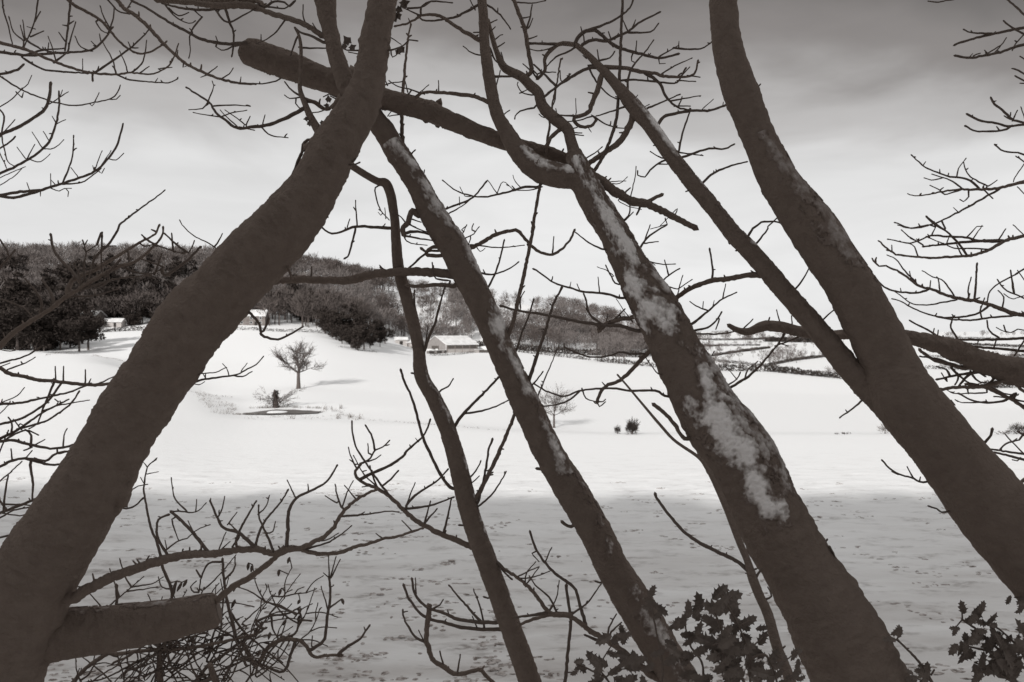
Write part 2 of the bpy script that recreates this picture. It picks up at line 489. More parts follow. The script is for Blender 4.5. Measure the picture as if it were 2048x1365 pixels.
class Tree:
    def __init__(self, name, label, cat, group=None, seed=1):
        self.name, self.label, self.cat, self.group = name, label, cat, group
        self.root, self.sk, self.r, self.nt = None, [], random.Random(seed), 0

    def trunk(self, pts, d0, d1, name="trunk", ground=False, n=48, rough=0.075, step=3.6, flat=False, material="bark", parent=None):
        """pts: (x, y, width) in photo pixels; depth runs from d0 to d1"""
        p = np.array(pts, float)
        s = np.concatenate([[0], np.cumsum(np.linalg.norm(np.diff(p[:, :2], axis=0), axis=1))])
        dep = d0 + (d1 - d0) * s / s[-1]
        q = catmull(np.column_stack([p, dep]), step)
        pos = np.array([P(a[0], a[1], a[3]) for a in q])
        rad = np.maximum(q[:, 2], 1.5) / 2 * q[:, 3] / FPX
        if ground:                                           # pts start at the foot: go on down to the soil
            b, tdir = pos[0], pos[0] - pos[6]
            tdir /= np.linalg.norm(tdir)
            g0 = float(gz(b[0], b[1]))
            drop = b[2] - g0
            hx = tdir[0] / max(0.3, -tdir[2]) * drop * 0.62
            k = np.linspace(1, 0, 16, endpoint=False)[:, None]
            ex = np.hstack([b[0] + hx * (1 - (1 - k) ** 1.0) , np.full_like(k, b[1]), b[2] + (g0 - 0.35 - b[2]) * k])
            er = rad[0] * (1 + 0.35 * k[:, 0] ** 2)
            pos, rad = np.vstack([ex, pos]), np.concatenate([er, rad])
            q = np.vstack([np.repeat(q[:1], 16, 0), q])
        if self.root is None:
            base = pos[0].copy()
            base[2] = float(gz(base[0], base[1]))
            self.loc = base
            self.root = empty(self.name, base.tolist(), self.label, self.cat, self.group)
        self.nt += 1
        V, F = tube(pos, rad, n, rough, self.nt * 7 + len(self.sk) + int(abs(pts[0][0])) % 50, True, flat)
        o = mesh(name, V, F, material, parent or self.root, True, self.loc)
        self.sk.append(dict(pix=q[:, :2], dep=q[:, 3], pos=pos, w=q[:, 2], obj=o, lvl=0, rad=rad))
        return self.sk[-1]

    def near(self, p, lvl=None):
        best = (1e9, None, 0)
        for e in self.sk:
            if lvl is not None and e["lvl"] > lvl:
                continue
            d = np.linalg.norm(e["pix"] - p, axis=1) - e["w"] * 0.5
            k = int(np.argmin(d))
            if d[k] < best[0]:
                best = (d[k], e, k)
        return best

    def twig(self, s, w0, w1=None, bend=None, name=None, n=None):
        pts = parse(s) if isinstance(s, str) else np.array(s, float)
        w1 = w0 * 0.55 if w1 is None else w1
        hi, lo = max(w0, w1), min(w0, w1)
        if hi < 9: hi, lo = hi * 1.12 + 0.3, lo * 1.0 + 0.3
        edge = lambda p: p[0] <= 6 or p[0] >= 2042 or p[1] <= 6
        if edge(pts[-1]) and not edge(pts[0]) and self.name.startswith("edge"):
            pts = pts[::-1]
        out = edge(pts[0]) and self.name.startswith("edge")
        if out:
            e0 = pts[0] + (pts[0] - pts[1]) / (np.linalg.norm(pts[0] - pts[1]) + 1e-6) * 90
            pts = np.vstack([e0, pts])
            dist, e, k = self.near(pts[0], 0)
        else:
            a, b = self.near(pts[0]), self.near(pts[-1])
            if b[0] + 8 < a[0] and a[0] > 8:
                pts, a = pts[::-1], b
            dist, e, k = a
        d0 = e["dep"][k]
        start = e["pix"][k]
        L = np.linalg.norm(np.diff(pts, axis=0), axis=1).sum()
        bend = self.r.uniform(-0.18, 0.3) if bend is None else bend
        if np.linalg.norm(start - pts[0]) > 1.5:
            pts = np.vstack([start, pts])
        s_ = np.concatenate([[0], np.cumsum(np.linalg.norm(np.diff(pts, axis=0), axis=1))])
        dep = d0 + bend * s_ / 300.0
        wid = hi + (lo - hi) * s_ / s_[-1]
        q = catmull(np.column_stack([pts, wid, dep]), 6.0 if hi < 9 else 5.0)
        m = len(q)
        jit = np.array([[self.r.gauss(0, 1), self.r.gauss(0, 1)] for _ in range(m)]) * min(0.8, 0.16 + 0.03 * hi)
        jit[0] = 0
        q[:, :2] += jit
        q[:, 2] *= np.array([1 + self.r.uniform(-0.08, 0.10) for _ in range(m)])
        pos = np.array([P(a[0], a[1], a[3]) for a in q])
        rad = np.maximum(q[:, 2], 1.35) / 2 * q[:, 3] / FPX
        if m > 3 and not out:
            rad[-1] *= 1.25                                  # the bud at the end
        nn = n or (5 if hi < 6 else 8 if hi < 14 else 14)
        V, F = tube(pos, rad, nn, 0.10 if hi >= 9 else 0, int(pts[0][0]) % 60, True)
        V = [V]
        base = len(V[0])
        # bud spurs
        nsp = int(L / 46 * self.r.uniform(0.5, 1.2)) if hi >= 2.4 else 0
        for _ in range(nsp):
            k2 = self.r.randrange(1, m) if m > 1 else 0
            c = q[k2]
            ang = self.r.uniform(0, 2 * math.pi)
            ln = self.r.choice((2, 2.5, 3, 3, 4, 5, 8)) * (0.8 + hi * 0.04)
            e1 = np.array((c[0] + math.cos(ang) * (ln + c[2] * 0.5), c[1] - abs(math.sin(ang)) * (ln + c[2] * 0.5)))
            pp = np.array([P(c[0], c[1], c[3]), P(*((c[:2] * 0.45 + e1 * 0.55) + self.r.uniform(-1, 1)), c[3]), P(e1[0], e1[1], c[3])])
            rr = np.array((1.6, 1.3, 1.0)) * c[3] / FPX * (1 if hi < 9 else 1.4)
            v2, f2 = tube(pp, rr, 4)
            F += [[x + base for x in f] for f in f2]
            V.append(v2)
            base += len(v2)
        if e["lvl"] == 0:
            par, lvl = self.root, 1
        else:
            par, lvl = (e["obj"] if e["lvl"] == 1 else e["obj"].parent), 2
        o = mesh(name or ("branch" if lvl == 1 else "twig"), np.vstack(V), F, "twig" if hi < 9 else "bark", par, True, self.loc)
        self.sk.append(dict(pix=q[:, :2], dep=q[:, 3], pos=pos, w=q[:, 2], obj=o, lvl=lvl, rad=rad))
        return self.sk[-1]

    def many(self, txt):
        """lines: 'w0[-w1] trace' separated by ;"""
        for ln in txt.replace("\n", " ").split(";"):
            ln = ln.strip()
            if ln:
                w, s = ln.split(" ", 1)
                w = [float(a) for a in w.split("-")]
                self.twig(s, w[0], w[1] if len(w) > 1 else None)

    def snow(self, e, bands, thick=0.011, seed=0, n=150, material="tsnow", dens=1.3):
        """bands: (row, from, to, cover) across the trunk, -1 left edge .. 1 right edge"""
        b = np.array(bands, float)
        rows = e["pix"][:, 1]
        lo, hi = b[:, 0].min(), b[:, 0].max()
        sel = np.nonzero((rows >= lo) & (rows <= hi))[0]
        pos, rad, pix = e["pos"][sel[0]:sel[-1] + 1], e["rad"][sel[0]:sel[-1] + 1], e["pix"][sel[0]:sel[-1] + 1]
        f = 3
        k = np.linspace(0, len(pos) - 1, (len(pos) - 1) * f + 1)
        it = lambda a: np.column_stack([np.interp(k, np.arange(len(pos)), a[:, c]) for c in range(a.shape[1])])
        pos, pix = it(pos), it(pix)
        rad = np.interp(k, np.arange(len(rad)), rad)
        t, l, v = frames(pos)
        o_ = np.argsort(b[:, 0])
        b = b[o_]
        s0, s1, cv = (np.interp(pix[:, 1], b[:, 0], b[:, c]) for c in (1, 2, 3))
        th = np.linspace(-1.75, 1.95, n)
        S = np.where(np.abs(th) < math.pi / 2, np.sin(th), np.sign(th) * (2 - np.abs(np.sin(th))))[None, :]
        arc = np.concatenate([[0], np.cumsum(np.linalg.norm(np.diff(pos, axis=0), axis=1))])[:, None]
        U = arc * 17 + 30 + seed
        W = th[None, :] * rad.mean() * 22 + 30 + 0 * arc
        nz = fbm(U, W, seed, 4) - 0.5
        nf = fbm(U * 5, W * 5, seed + 3, 3) - 0.5
        edge = np.minimum(S - s0[:, None], s1[:, None] - S)
        mask = edge * 1.5 + nz * 2.2 + nf * 0.8 + (cv[:, None] - 0.5) * 1.5
        mask = np.where(edge < -0.55, -1, mask)
        mask[0] = mask[-1] = -1
        h = np.where(mask > -0.25, 0.0008 + thick * np.clip(mask, 0, 1.2) ** 0.7 * (0.8 + 0.5 * nf), -0.01)
        R = rad[:, None] * 1.035 + h
        V = pos[:, None, :] + R[:, :, None] * (np.sin(th)[None, :, None] * l[:, None, :] + np.cos(th)[None, :, None] * v[:, None, :])
        m, nn = mask.shape
        ids = np.arange(m * nn).reshape(m, nn)
        q = mask > -0.25
        keep = q[:-1, :-1] | q[1:, :-1] | q[:-1, 1:] | q[1:, 1:]
        F = np.stack([ids[:-1, :-1], ids[:-1, 1:], ids[1:, 1:], ids[1:, :-1]], -1)[keep]
        if not len(F):
            return
        used, inv = np.unique(F, return_inverse=True)
        o = mesh("snow", V.reshape(-1, 3)[used], inv.reshape(-1, 4), material, self.root, True, self.loc)
        at = o.data.attributes.new("cover", "FLOAT", "POINT")
        at.data.foreach_set("value", np.clip((mask.ravel()[used] + 0.05) * dens, -0.3, 1).astype(np.float32))
        o["label"] = "thin crust of snow clinging to the bark"
        o["kind"] = "stuff"

# ---- the thick trunk leaning in from the lower left corner
A = Tree("leaning_tree", "thickest dark trunk leaning right from the lower left corner, sawn limb at its foot", "tree", None, 3)
a_tr = A.trunk([(-75, 1450, 225), (-10, 1290, 205), (45, 1190, 174), (105, 1090, 152), (165, 1000, 140), (222, 900, 127), (268, 820, 128), (325, 740, 128), (383, 650, 134),
                (450, 580, 128), (505, 520, 124), (573, 450, 116), (632, 370, 98), (670, 295, 90), (715, 220, 78), (737, 160, 64), (750, 80, 58), (767, 0, 55), (780, -70, 52), (800, -220, 48), (812, -520, 34), (830, -1000, 14)], 2.55, 3.15, ground=True, rough=0.095)
A.trunk([(712, 222, 44), (692, 168, 38), (675, 120, 33), (665, 80, 31), (656, 40, 34), (648, -20, 46), (640, -90, 44), (600, -300, 30), (560, -700, 10)], 3.04, 3.5, "limb", n=18, rough=0.08)
A.trunk([(-30, 1290, 118), (60, 1278, 108), (120, 1270, 98), (250, 1254, 86), (350, 1238, 75), (400, 1227, 70), (427, 1222, 67), (434, 1221, 60), (437, 1220, 46)], 2.60, 2.86, "sawn_limb", n=44, rough=0.07, flat=True)
A.trunk([(640, 266, 20), (622, 236, 15), (609, 205, 12), (600, 178, 9), (601, 145, 7), (602, 98, 7), (598, 72, 6), (590, 56, 5)], 3.03, 3.2, "limb", n=10, rough=0.06)
A.many("""
24-5 8:400 870 520 810 690 730 840 680 1000 630 1130 605 1280 600 1400 580 1519 575 9:100 600 180 570 260 570 370 520 420 490 470 430 500 380 540 330 600 280 680 235 720 220;
14-9 8:1240 900 1280 880 1380 800 1450 760 1519 715 9:60 670 130 610 200 580 270 570;
9-4 9:280 580 350 600 430 602 520 590 590 560 660 545 750 515 820 505 870 490 930 470 990 450;
4 9:500 380 640 370 780 350 850 355;4 9:505 320 480 250 470 190;3 9:480 300 410 258;3 9:510 330 540 240 578 170;3 9:590 275 525 195;
7-3 9:180 570 190 460 195 350 240 270 310 235 400 190 440 150 482 72;3 9:235 270 185 165;3 9:310 235 308 190;5 9:110 600 60 480 20 390 15 315;3 9:60 480 100 470 115 410;
5-3 8:1519 570 9:0 540 40 430 110 340 150 290 192 222;3 9:10 370 60 320 80 255;4 9:270 580 400 545 480 505 570 435;3 9:350 525 420 520 490 480;
3 9:930 475 900 440 865 405;3 9:750 510 710 480;
6-5 8:1240 600 1180 520 1140 470 1080 410 1015 350;3 8:1015 350 1060 350 1160 355 1225 300;2.5 8:1160 355 1168 280;3 8:1110 350 1040 280 1025 220 1015 150;
5-4 8:990 600 940 520 930 450 940 400 1000 370;3 8:1060 525 1020 400;3 8:985 580 1060 525 1110 510 1170 460 1245 430;2.5 8:1150 480 1115 405;2.5 8:990 570 980 520;
5-2 8:955 630 930 530 900 460 870 330 855 240 855 190 875 90 920 45;2 8:875 90 848 55;2 8:875 130 940 115;2 8:855 185 833 150;4-3 8:720 328 800 318 850 270;3 8:755 218 820 200 875 190;
4 8:860 660 885 615;4 8:1075 620 1085 575;4 8:1125 610 1125 565;3 8:1290 600 1330 500 1340 475;3 8:1310 580 1365 530;7-3 8:1519 570 1420 480 1330 450 1290 390 1245 285;3 8:1290 390 1320 330 1332 262;5-3 8:1400 530 1440 430 1519 290;
4 8:1380 560 1420 490 1360 420;3 8:1350 430 1405 355;
11-9 1:400 215 330 170 240 125 120 90 0 50 0:1400 20;3 1:300 155 280 100 280 30;3 1:370 190 335 140;5 0:1519 55 1:60 40 110 10 170 15 200 40 235 5;4 0:1519 30 1:90 45 170 50 225 10;
14-8 1:0 50 0:1450 30 1300 35 1100 15 930 5;6 0:1519 50 1450 25 1320 50 1200 60 1080 50 960 20;8 1:40 40 0:1519 10 1250 5 1000 0;3 0:980 30 1040 100 1120 140 1160 125;3 0:1000 50 1060 95 1120 75;3 0:1150 60 1195 100;
4 0:1280 60 1330 125 1370 130 1440 95 1500 60;5 0:1340 60 1365 140 1385 190 1385 280 1375 335;3 0:1390 270 1330 300 1280 280;3 0:1290 245 1280 215;
6-4 0:1460 255 1340 262 1200 235 1100 185 980 120 880 55 780 5;3 0:1200 100 1130 200 1130 300 1120 345;
6 1:410 255 330 215 255 190 230 165;4 1:245 220 205 330;4 1:255 283 430 290;8-5 1:290 590 350 610 420 650 480 600;4 1:170 485 210 535 255 565;3 1:170 565 200 585 255 580;3 1:235 615 265 650;
7-3 1:275 650 170 705 80 740 0 752 0:1410 762 1340 715 1280 670 1235 605 1105 520;2.5 0:1235 605 1270 510 1258 482;2.5 0:1235 605 1200 645 1120 652;3 0:1260 632 1360 625 1485 630;2.5 0:1310 695 1230 685 1145 668;2.5 0:1310 695 1380 670 1465 657;
2.5 0:1410 755 1350 700 1305 655;2.5 0:1460 745 1335 652;2.5 0:1460 745 1485 690;3 0:1420 755 1510 775;3 1:30 755 90 805 190 818;2.5 1:40 730 55 682;
3 1:0 260 60 235 120 190 165 130;2.5 1:30 240 30 205;
6-4 1:330 830 280 860 275 900 250 960 240 1010 205 1050 190 1090;5-4 1:300 890 255 940 225 1020 200 1060;
4 1:770 300 860 280 910 240 960 245;2.5 1:800 225 860 265;3 1:800 300 810 340 850 310;4 1:600 300 540 300 520 290;3 1:600 320 550 310;3 1:490 580 430 560 400 575;3 1:470 620 390 660 330 670;3 1:480 590 440 570;
5-2 4:1100 935 1200 920 1300 905 1400 890 1470 855 1519 830 5:45 780;3 4:1100 925 1190 885 1280 875 1345 845;2 4:1220 910 1190 860;2 4:1360 900 1345 850 1320 825;2 4:1430 870 1468 820;3 4:1390 895 1440 900 1495 870;2 4:1140 940 1180 950 1215 930;
7-5 4:1120 850 1160 845 1200 848;5 1:545 965 590 945;5 1:560 980 615 965;3 4:1270 130 1150 65 1080 0 0:1065 1305;3 4:1290 110 1320 50;
8 5:160 190 215 320;7-4 5:110 270 60 330;6-4 5:0 560 30 640 60 600 75 560;5-3 5:30 650 50 665 130 680 200 650 280 605;
""")
A.snow(A.sk[2], [(1180, -1.2, -0.85, 0.3), (1330, -1.2, -0.9, 0.26)], 0.003, 4, dens=0.6)
for lump in ([(425, 590, 74), (452, 618, 52), (462, 640, 20)], [(622, 408, 60), (645, 424, 38), (653, 432, 10)], [(640, 300, 50), (618, 296, 30), (610, 292, 10)],
             [(360, 720, 60), (382, 738, 30), (390, 742, 6)], [(232, 985, 60), (246, 1005, 30), (252, 1012, 8)], [(690, 205, 40), (672, 214, 20), (664, 216, 6)], [(270, 745, 60), (250, 742, 34), (242, 742, 8)], [(110, 1010, 60), (92, 1004, 30), (84, 1002, 8)]):
    k_ = A.near(np.array(lump[0][:2]), 0)
    d_ = float(a_tr["dep"][int(np.argmin(np.linalg.norm(a_tr["pix"] - np.array(lump[0][:2]), axis=1)))])
    A.trunk(lump, d_, d_, "burl", n=22, rough=0.16, step=3)
# the pale, rough sawn face of the low limb
cf = A.sk[2]
ct, cl, cv_ = frames(cf["pos"])
ang = np.linspace(0, 2 * math.pi, 26, endpoint=False)
c_, r_ = cf["pos"][-1] + ct[-1] * 0.002, cf["rad"][-1] * 0.97
cfv = [c_ + ct[-1] * 0.010] + [c_ + r_ * (1 + rnd.uniform(-.03, .03)) * (math.sin(a) * cl[-1] + math.cos(a) * cv_[-1]) for a in ang]
mesh("sawn_face", cfv, [[0, 1 + i, 1 + (i + 1) % 26] for i in range(26)], "cut", A.root, False, A.loc)
# dry leaves that still cling to the creeper on this trunk
def leaf_lobed(c, size, ang, tilt, parent, loc, name="leaf", material="holly"):
    out_ = []
    for i in range(10):
        a = i / 10 * 2 * math.pi
        rr = size * (1.0, 0.62, 0.85, 0.5, 0.6, 0.3, 0.6, 0.5, 0.85, 0.62)[i]
        out_.append((rr * math.cos(a), rr * math.sin(a) * 0.8))
    V = [np.array((0, 0, size * 0.12))] + [np.array((x, y, -0.1 * size * math.cos(i * 1.3))) for i, (x, y) in enumerate(out_)]
    R = np.array(((math.cos(ang), -math.sin(ang), 0), (math.sin(ang), math.cos(ang), 0), (0, 0, 1)))
    B = np.array(((1, 0, 0), (0, math.sin(tilt), math.cos(tilt)), (0, math.cos(tilt), -math.sin(tilt)))).T
    V = [c + B @ np.array((1, 1, 1)) * 0 + (lambda q: np.array((q[0], q[2] * math.cos(tilt) + q[1] * math.sin(tilt) * 0.3, q[1] * math.cos(tilt * 0.6))))(R @ p) for p in V]
    return mesh(name, V, [[0, 1 + i, 1 + (i + 1) % 10] for i in range(10)], material, parent, False, loc)
for (px, py, s, an) in [(696, 84, 15, 2.2), (703, 96, 12, 0.5), (690, 92, 10, 3.6), (803, 98, 14, 4.2), (795, 103, 10, 5.4), (806, 8, 16, 0.3), (798, 18, 13, 4.5), (795, 30, 13, 5.2), (790, 38, 10, 3.9),
                        (657, 201, 11, 1.6), (655, 212, 9, 3.0), (643, 246, 8, 0.4), (614, 238, 8, 3.3), (618, 246, 9, 5.0)]:
    leaf_lobed(P(px, py, 2.98), s / FPX * 2.98, an, rnd.uniform(-0.5, 0.5), A.root, A.loc)

# ---- the sapling with the hooked top
B = Tree("sapling", "slender sapling trunk rising in the middle, its top hooked over to the left", "tree", None, 5)
b_tr = B.trunk([(1075, 1410, 44), (1047, 1326, 43), (1012, 1230, 41), (970, 1115, 40), (948, 1055, 38), (932, 1000, 38), (913, 920, 35), (893, 854, 33), (866, 795, 30), (843, 750, 28), (836, 690, 24), (818, 612, 25), (804, 565, 24),
                (796, 530, 22), (792, 480, 20), (790, 445, 18), (786, 415, 18), (780, 385, 19), (771, 367, 19), (755, 363, 15), (731, 350, 14), (706, 334, 14), (680, 316, 13)], 3.35, 3.45, ground=True, n=22, rough=0.06)
B.many("""
3 1:770 1090 710 1115 715 1180 740 1250 790 1305;6-3 5:810 20 700 15 590 12 480 50 430 45 390 15 375 0;3 5:600 10 1:600 1340 590 1190;2.5 1:540 1355 557 1300;4-3 5:590 25 575 90 545 190 525 200;2.5 5:390 20 1:385 1330;2 1:740 1280 725 1260;2 1:770 1300 765 1235;
3 5:770 270 735 240;6-3 5:995 760 1020 680 1060 590 1090 480 1120 370;3 5:1000 745 1010 680 1020 600;5 5:935 520 940 490 940 390;
6-4 5:1165 1225 1200 1160 1250 1100 1330 1020 1440 905;4 5:1240 1120 1340 1105 1440 1070 1500 1040;4 5:1070 1015 1100 980 1140 960 1170 912;
6-4 9:1165 215 1100 140 1030 0 5:990 1260 930 1040 880 930 860 860;
12-5 9:1280 560 1190 520 1110 490 1010 440 930 390 870 335 800 270 720 215 640 180 595 145 590 110 620 70;
6-3 9:620 160 690 125 800 75 850 40 895 0 5:880 1355 985 1260 1020 1200 1035 1155;2 5:965 1290 945 1265;
5-4 9:1310 310 1345 190 1370 60 1378 0 5:1380 1330 1405 1270;8-6 9:1300 280 1370 150 1445 0 5:1440 1350 1519 1170 6:15 1110;4 9:1315 320 1390 260 1430 210 1485 115;4 9:1255 160 1305 110 1335 50;3 9:1270 185 1300 165 1325 140;
5 9:870 335 940 330 1040 315 1110 290 1175 265;5 9:890 320 940 260 1020 205 1080 165 1140 100;3 9:895 310 920 240 945 180;5 9:1115 470 1140 370 1160 275;4 9:1000 420 1035 290;4 9:1000 420 1075 335;
4 9:720 215 690 130 675 80;4-3 9:805 270 740 190 670 90 615 5 5:590 1310 572 1230 570 1165;3 9:720 205 640 130 580 20;3 9:600 100 570 40 555 0 5:550 1320;4 9:615 70 660 50 5:690 1365 710 1335 750 1320 793 1280;4-3 5:705 1340 690 1260 650 1190;3 5:668 1355 665 1300;3 9:660 55 710 40 740 15;
4-3 9:750 200 800 160 845 108;3 9:690 200 630 205;3 5:1150 1180 1170 1175;5-3 5:940 880 925 880;
7-4 9:1480 1048 1330 1050 1200 1035 1100 1005 1030 990 960 940 900 850 875 785;7-4 9:1470 1005 1340 1010 1200 990 1130 960 1040 930 980 890 940 830 925 750;3 9:950 840 945 745;4 9:1040 935 1090 905 1110 875;5 9:1340 1010 1230 890 1145 790;4 9:1355 1040 1330 920 1290 810;3 9:1310 1035 1285 975;
5-3 9:1375 865 1350 858;11-6 9:1560 1500 1460 1420 1400 1360 1350 1310 1320 1290 1190 1315 1110 1270 1050 1230 1020 1150 1010 1110 1020 1000 1030 900;5-3 9:1010 1130 940 1090 880 990 870 935;3 9:1000 1130 965 1055;4 9:1110 1260 1090 1180;4 9:1195 1310 1213 1200;4 9:1050 1230 1035 1235;
7-5 10:280 1560 315 1365 330 1200 348 1020 340 930 320 790;4-3 9:1235 435 1205 433;7-5 9:1420 650 1470 690 1519 725;4-3 9:1425 660 1480 720 1519 755;
""")
B.snow(B.sk[0], [(735, 0.2, 1.1, 0.25), (775, 0.1, 1.0, 0.38), (800, 0.5, 1.2, 0.2), (850, 0, 0.9, 0.36), (875, 0.5, 1.1, 0.15), (1000, 0.9, 1.3, 0.2), (1200, 0.8, 1.3, 0.2)], 0.005, 8)

# ---- the straight middle trunk
Ct = Tree("streaked_tree", "straight middle trunk with a narrow streak of snow, top hidden behind the left trunk", "tree", None, 9)
c_tr = Ct.trunk([(1425, 1470, 80), (1385, 1405, 77), (1347, 1343, 74), (1308, 1276, 72), (1269, 1208, 74), (1228, 1141, 65), (1195, 1073, 63), (1157, 1006, 64), (1100, 910, 59), (1057, 820, 56), (1010, 718, 51), (982, 652, 51), (951, 585, 53),
                 (929, 545, 55), (906, 494, 56), (883, 460, 54), (861, 422, 51), (833, 367, 44), (795, 308, 45), (768, 262, 43), (740, 225, 41), (722, 190, 38), (708, 150, 34)], 3.2, 3.42, ground=True, rough=0.07)
Ct.many("""
18-14 5:1200 300 1150 292 1080 285 980 280 870 278 780 285 680 295 580 325 470 330 340 325 220 325 60 340;4 5:325 320 330 250;3 5:675 290 675 270;
8-6 5:1190 350 1170 365 1080 355 960 365 895 358;4 5:1150 335 1070 320 1050 280 1045 225;
12-10 1:965 1280 930 1250 900 1320 870 1365 5:880 60;6 5:880 50 960 40 1040 60;4 5:880 65 960 80 1060 95;2.5 5:880 80 920 110 1015 122;3 5:920 5 980 30 1030 50;3 1:900 1340 860 1290 830 1270;3 1:920 1300 980 1320;2.5 1:900 1330 1:950 1350;
8-5 5:1095 130 1040 135 1010 160 980 140;5-4 5:1095 155 1040 155 1000 175 900 265;9-7 5:1100 182 1015 180;
9-4 5:1250 150 1350 100 1430 55 1519 35 6:40 40 100 110 170 165 240 175 300 140 350 80 372 28;3 6:240 172 248 70;3 5:1260 120 1340 125 1420 135 1519 130 6:75 120;2.5 5:1220 60 1250 0;3 5:1230 85 1290 55 1325 10;2.5 5:1275 80 1260 120;2 5:1310 130 1330 160 1360 140;
4-3 5:1365 390 1430 260 1475 90;4 5:1325 290 1400 295 1470 275 1519 250 6:40 220;
9-3 5:1480 680 6:0 600 40 430 80 250 130 0 2:120 1365 165 1110 195 950 215 800 240 620 265 500 290 350;
7-4 6:90 950 150 770 195 640 230 520 250 460 300 370;4-3 6:10 780 60 640 100 540 130 440;3 6:140 1040 210 880 260 760 280 715;4 6:110 960 185 872;3 6:50 510 50 440 75 395;
8-3 1:880 940 868 830 865 650 875 500 890 330 905 210 920 145;3 1:920 145 905 110;4 1:905 940 945 890;3 1:990 1070 1000 1010;
4-3 1:1115 1245 1210 1210 1290 1170 1370 1075;3 1:1140 1270 1220 1225 1290 1170;2 1:1210 1220 1205 1170;2.5 1:1220 1365 1250 1340;3 1:1280 1365 1290 1330;
7-5 10:170 100 145 95;8-5 10:350 440 295 412;5 10:520 775 495 765;
14-6 10:860 1340 720 1230 600 1140 480 1070 350 975 250 965 200 930 160 870 100 800 0 720;9-5 10:350 965 250 960 140 985 40 1025;6 10:220 950 100 970 0 980;
6-4 10:440 1030 400 900 380 820 330 770 270 730 200 660 140 570 105 470;3 10:200 645 235 565;3 10:120 600 160 650;3 10:80 800 85 720 140 650;3 10:30 740 110 700 160 680;3 10:30 750 130 740 225 705;3 10:80 790 160 680;4 10:260 940 220 860 140 790 105 735;3 10:230 930 265 860 280 760;
4 10:355 960 440 900 480 850 530 780;4 10:570 1090 575 1040 620 960;4 10:580 1085 590 1065 650 1010;6 10:510 1115 430 1085;
""")
Ct.snow(c_tr, [(284, -.5, 1.0, .0), (290, -.75, 1.0, .5), (320, -.1, 1.1, .46), (345, .3, 1.2, .42), (400, .25, 1.15, .46), (450, .35, 1.15, .46), (500, .6, 1.2, .34), (560, .75, 1.3, .34), (602, .5, 1.2, .3), (625, .15, 1.1, .48), (665, .1, 1.0, .5), (683, .0, .9, .1),
               (700, .1, .8, .36), (740, .2, .85, .42), (830, .35, .9, .42), (880, .25, .9, .44), (945, .25, .85, .44), (965, .5, 1.1, .1), (1000, .3, .9, .36), (1040, .5, .9, .1), (1140, .0, .3, .05), (1165, -.05, .4, .38), (1250, .1, .55, .44), (1320, .25, .7, .46), (1400, .3, .7, .4)], 0.008, 21, dens=1.0)

# ---- the snow-blotched trunk right of the middle
D = Tree("snowy_tree", "big trunk with the broadest blotches of snow, right of the middle", "tree", None, 13)
d_tr = D.trunk([(1775, 1480, 190), (1745, 1415, 180), (1712, 1343, 176), (1680, 1276, 172), (1643, 1208, 158), (1601, 1141, 143), (1560, 1073, 140), (1523, 1000, 134), (1475, 910, 138), (1437, 854, 127), (1405, 804, 114), (1380, 753, 105), (1354, 703, 99), (1330, 652, 93),
                (1302, 602, 86), (1271, 551, 73), (1244, 500, 62), (1224, 460, 58), (1197, 421, 56), (1172, 375, 54), (1156, 335, 46), (1148, 305, 30)], 2.5, 3.2, ground=True, rough=0.085)
D.trunk([(1180, 386, 46), (1150, 358, 46), (1110, 351, 48), (1076, 338, 48), (1049, 316, 43), (1028, 291, 38), (1012, 263, 31), (994, 229, 26), (984, 189, 24), (975, 135, 23), (969, 84, 20), (967, 34, 19), (963, -10, 18), (958, -120, 15), (950, -400, 6)], 3.17, 3.45, "limb", n=20, rough=0.08)
D.trunk([(1155, 330, 34), (1147, 300, 24), (1140, 276, 22), (1134, 258, 23), (1105, 234, 24), (1084, 211, 22), (1077, 187, 20), (1061, 172, 20), (1044, 155, 19), (1024, 145, 17), (1007, 133, 15), (995, 108, 11), (984, 74, 9), (976, 40, 7)], 3.19, 3.4, "limb", n=16, rough=0.08)
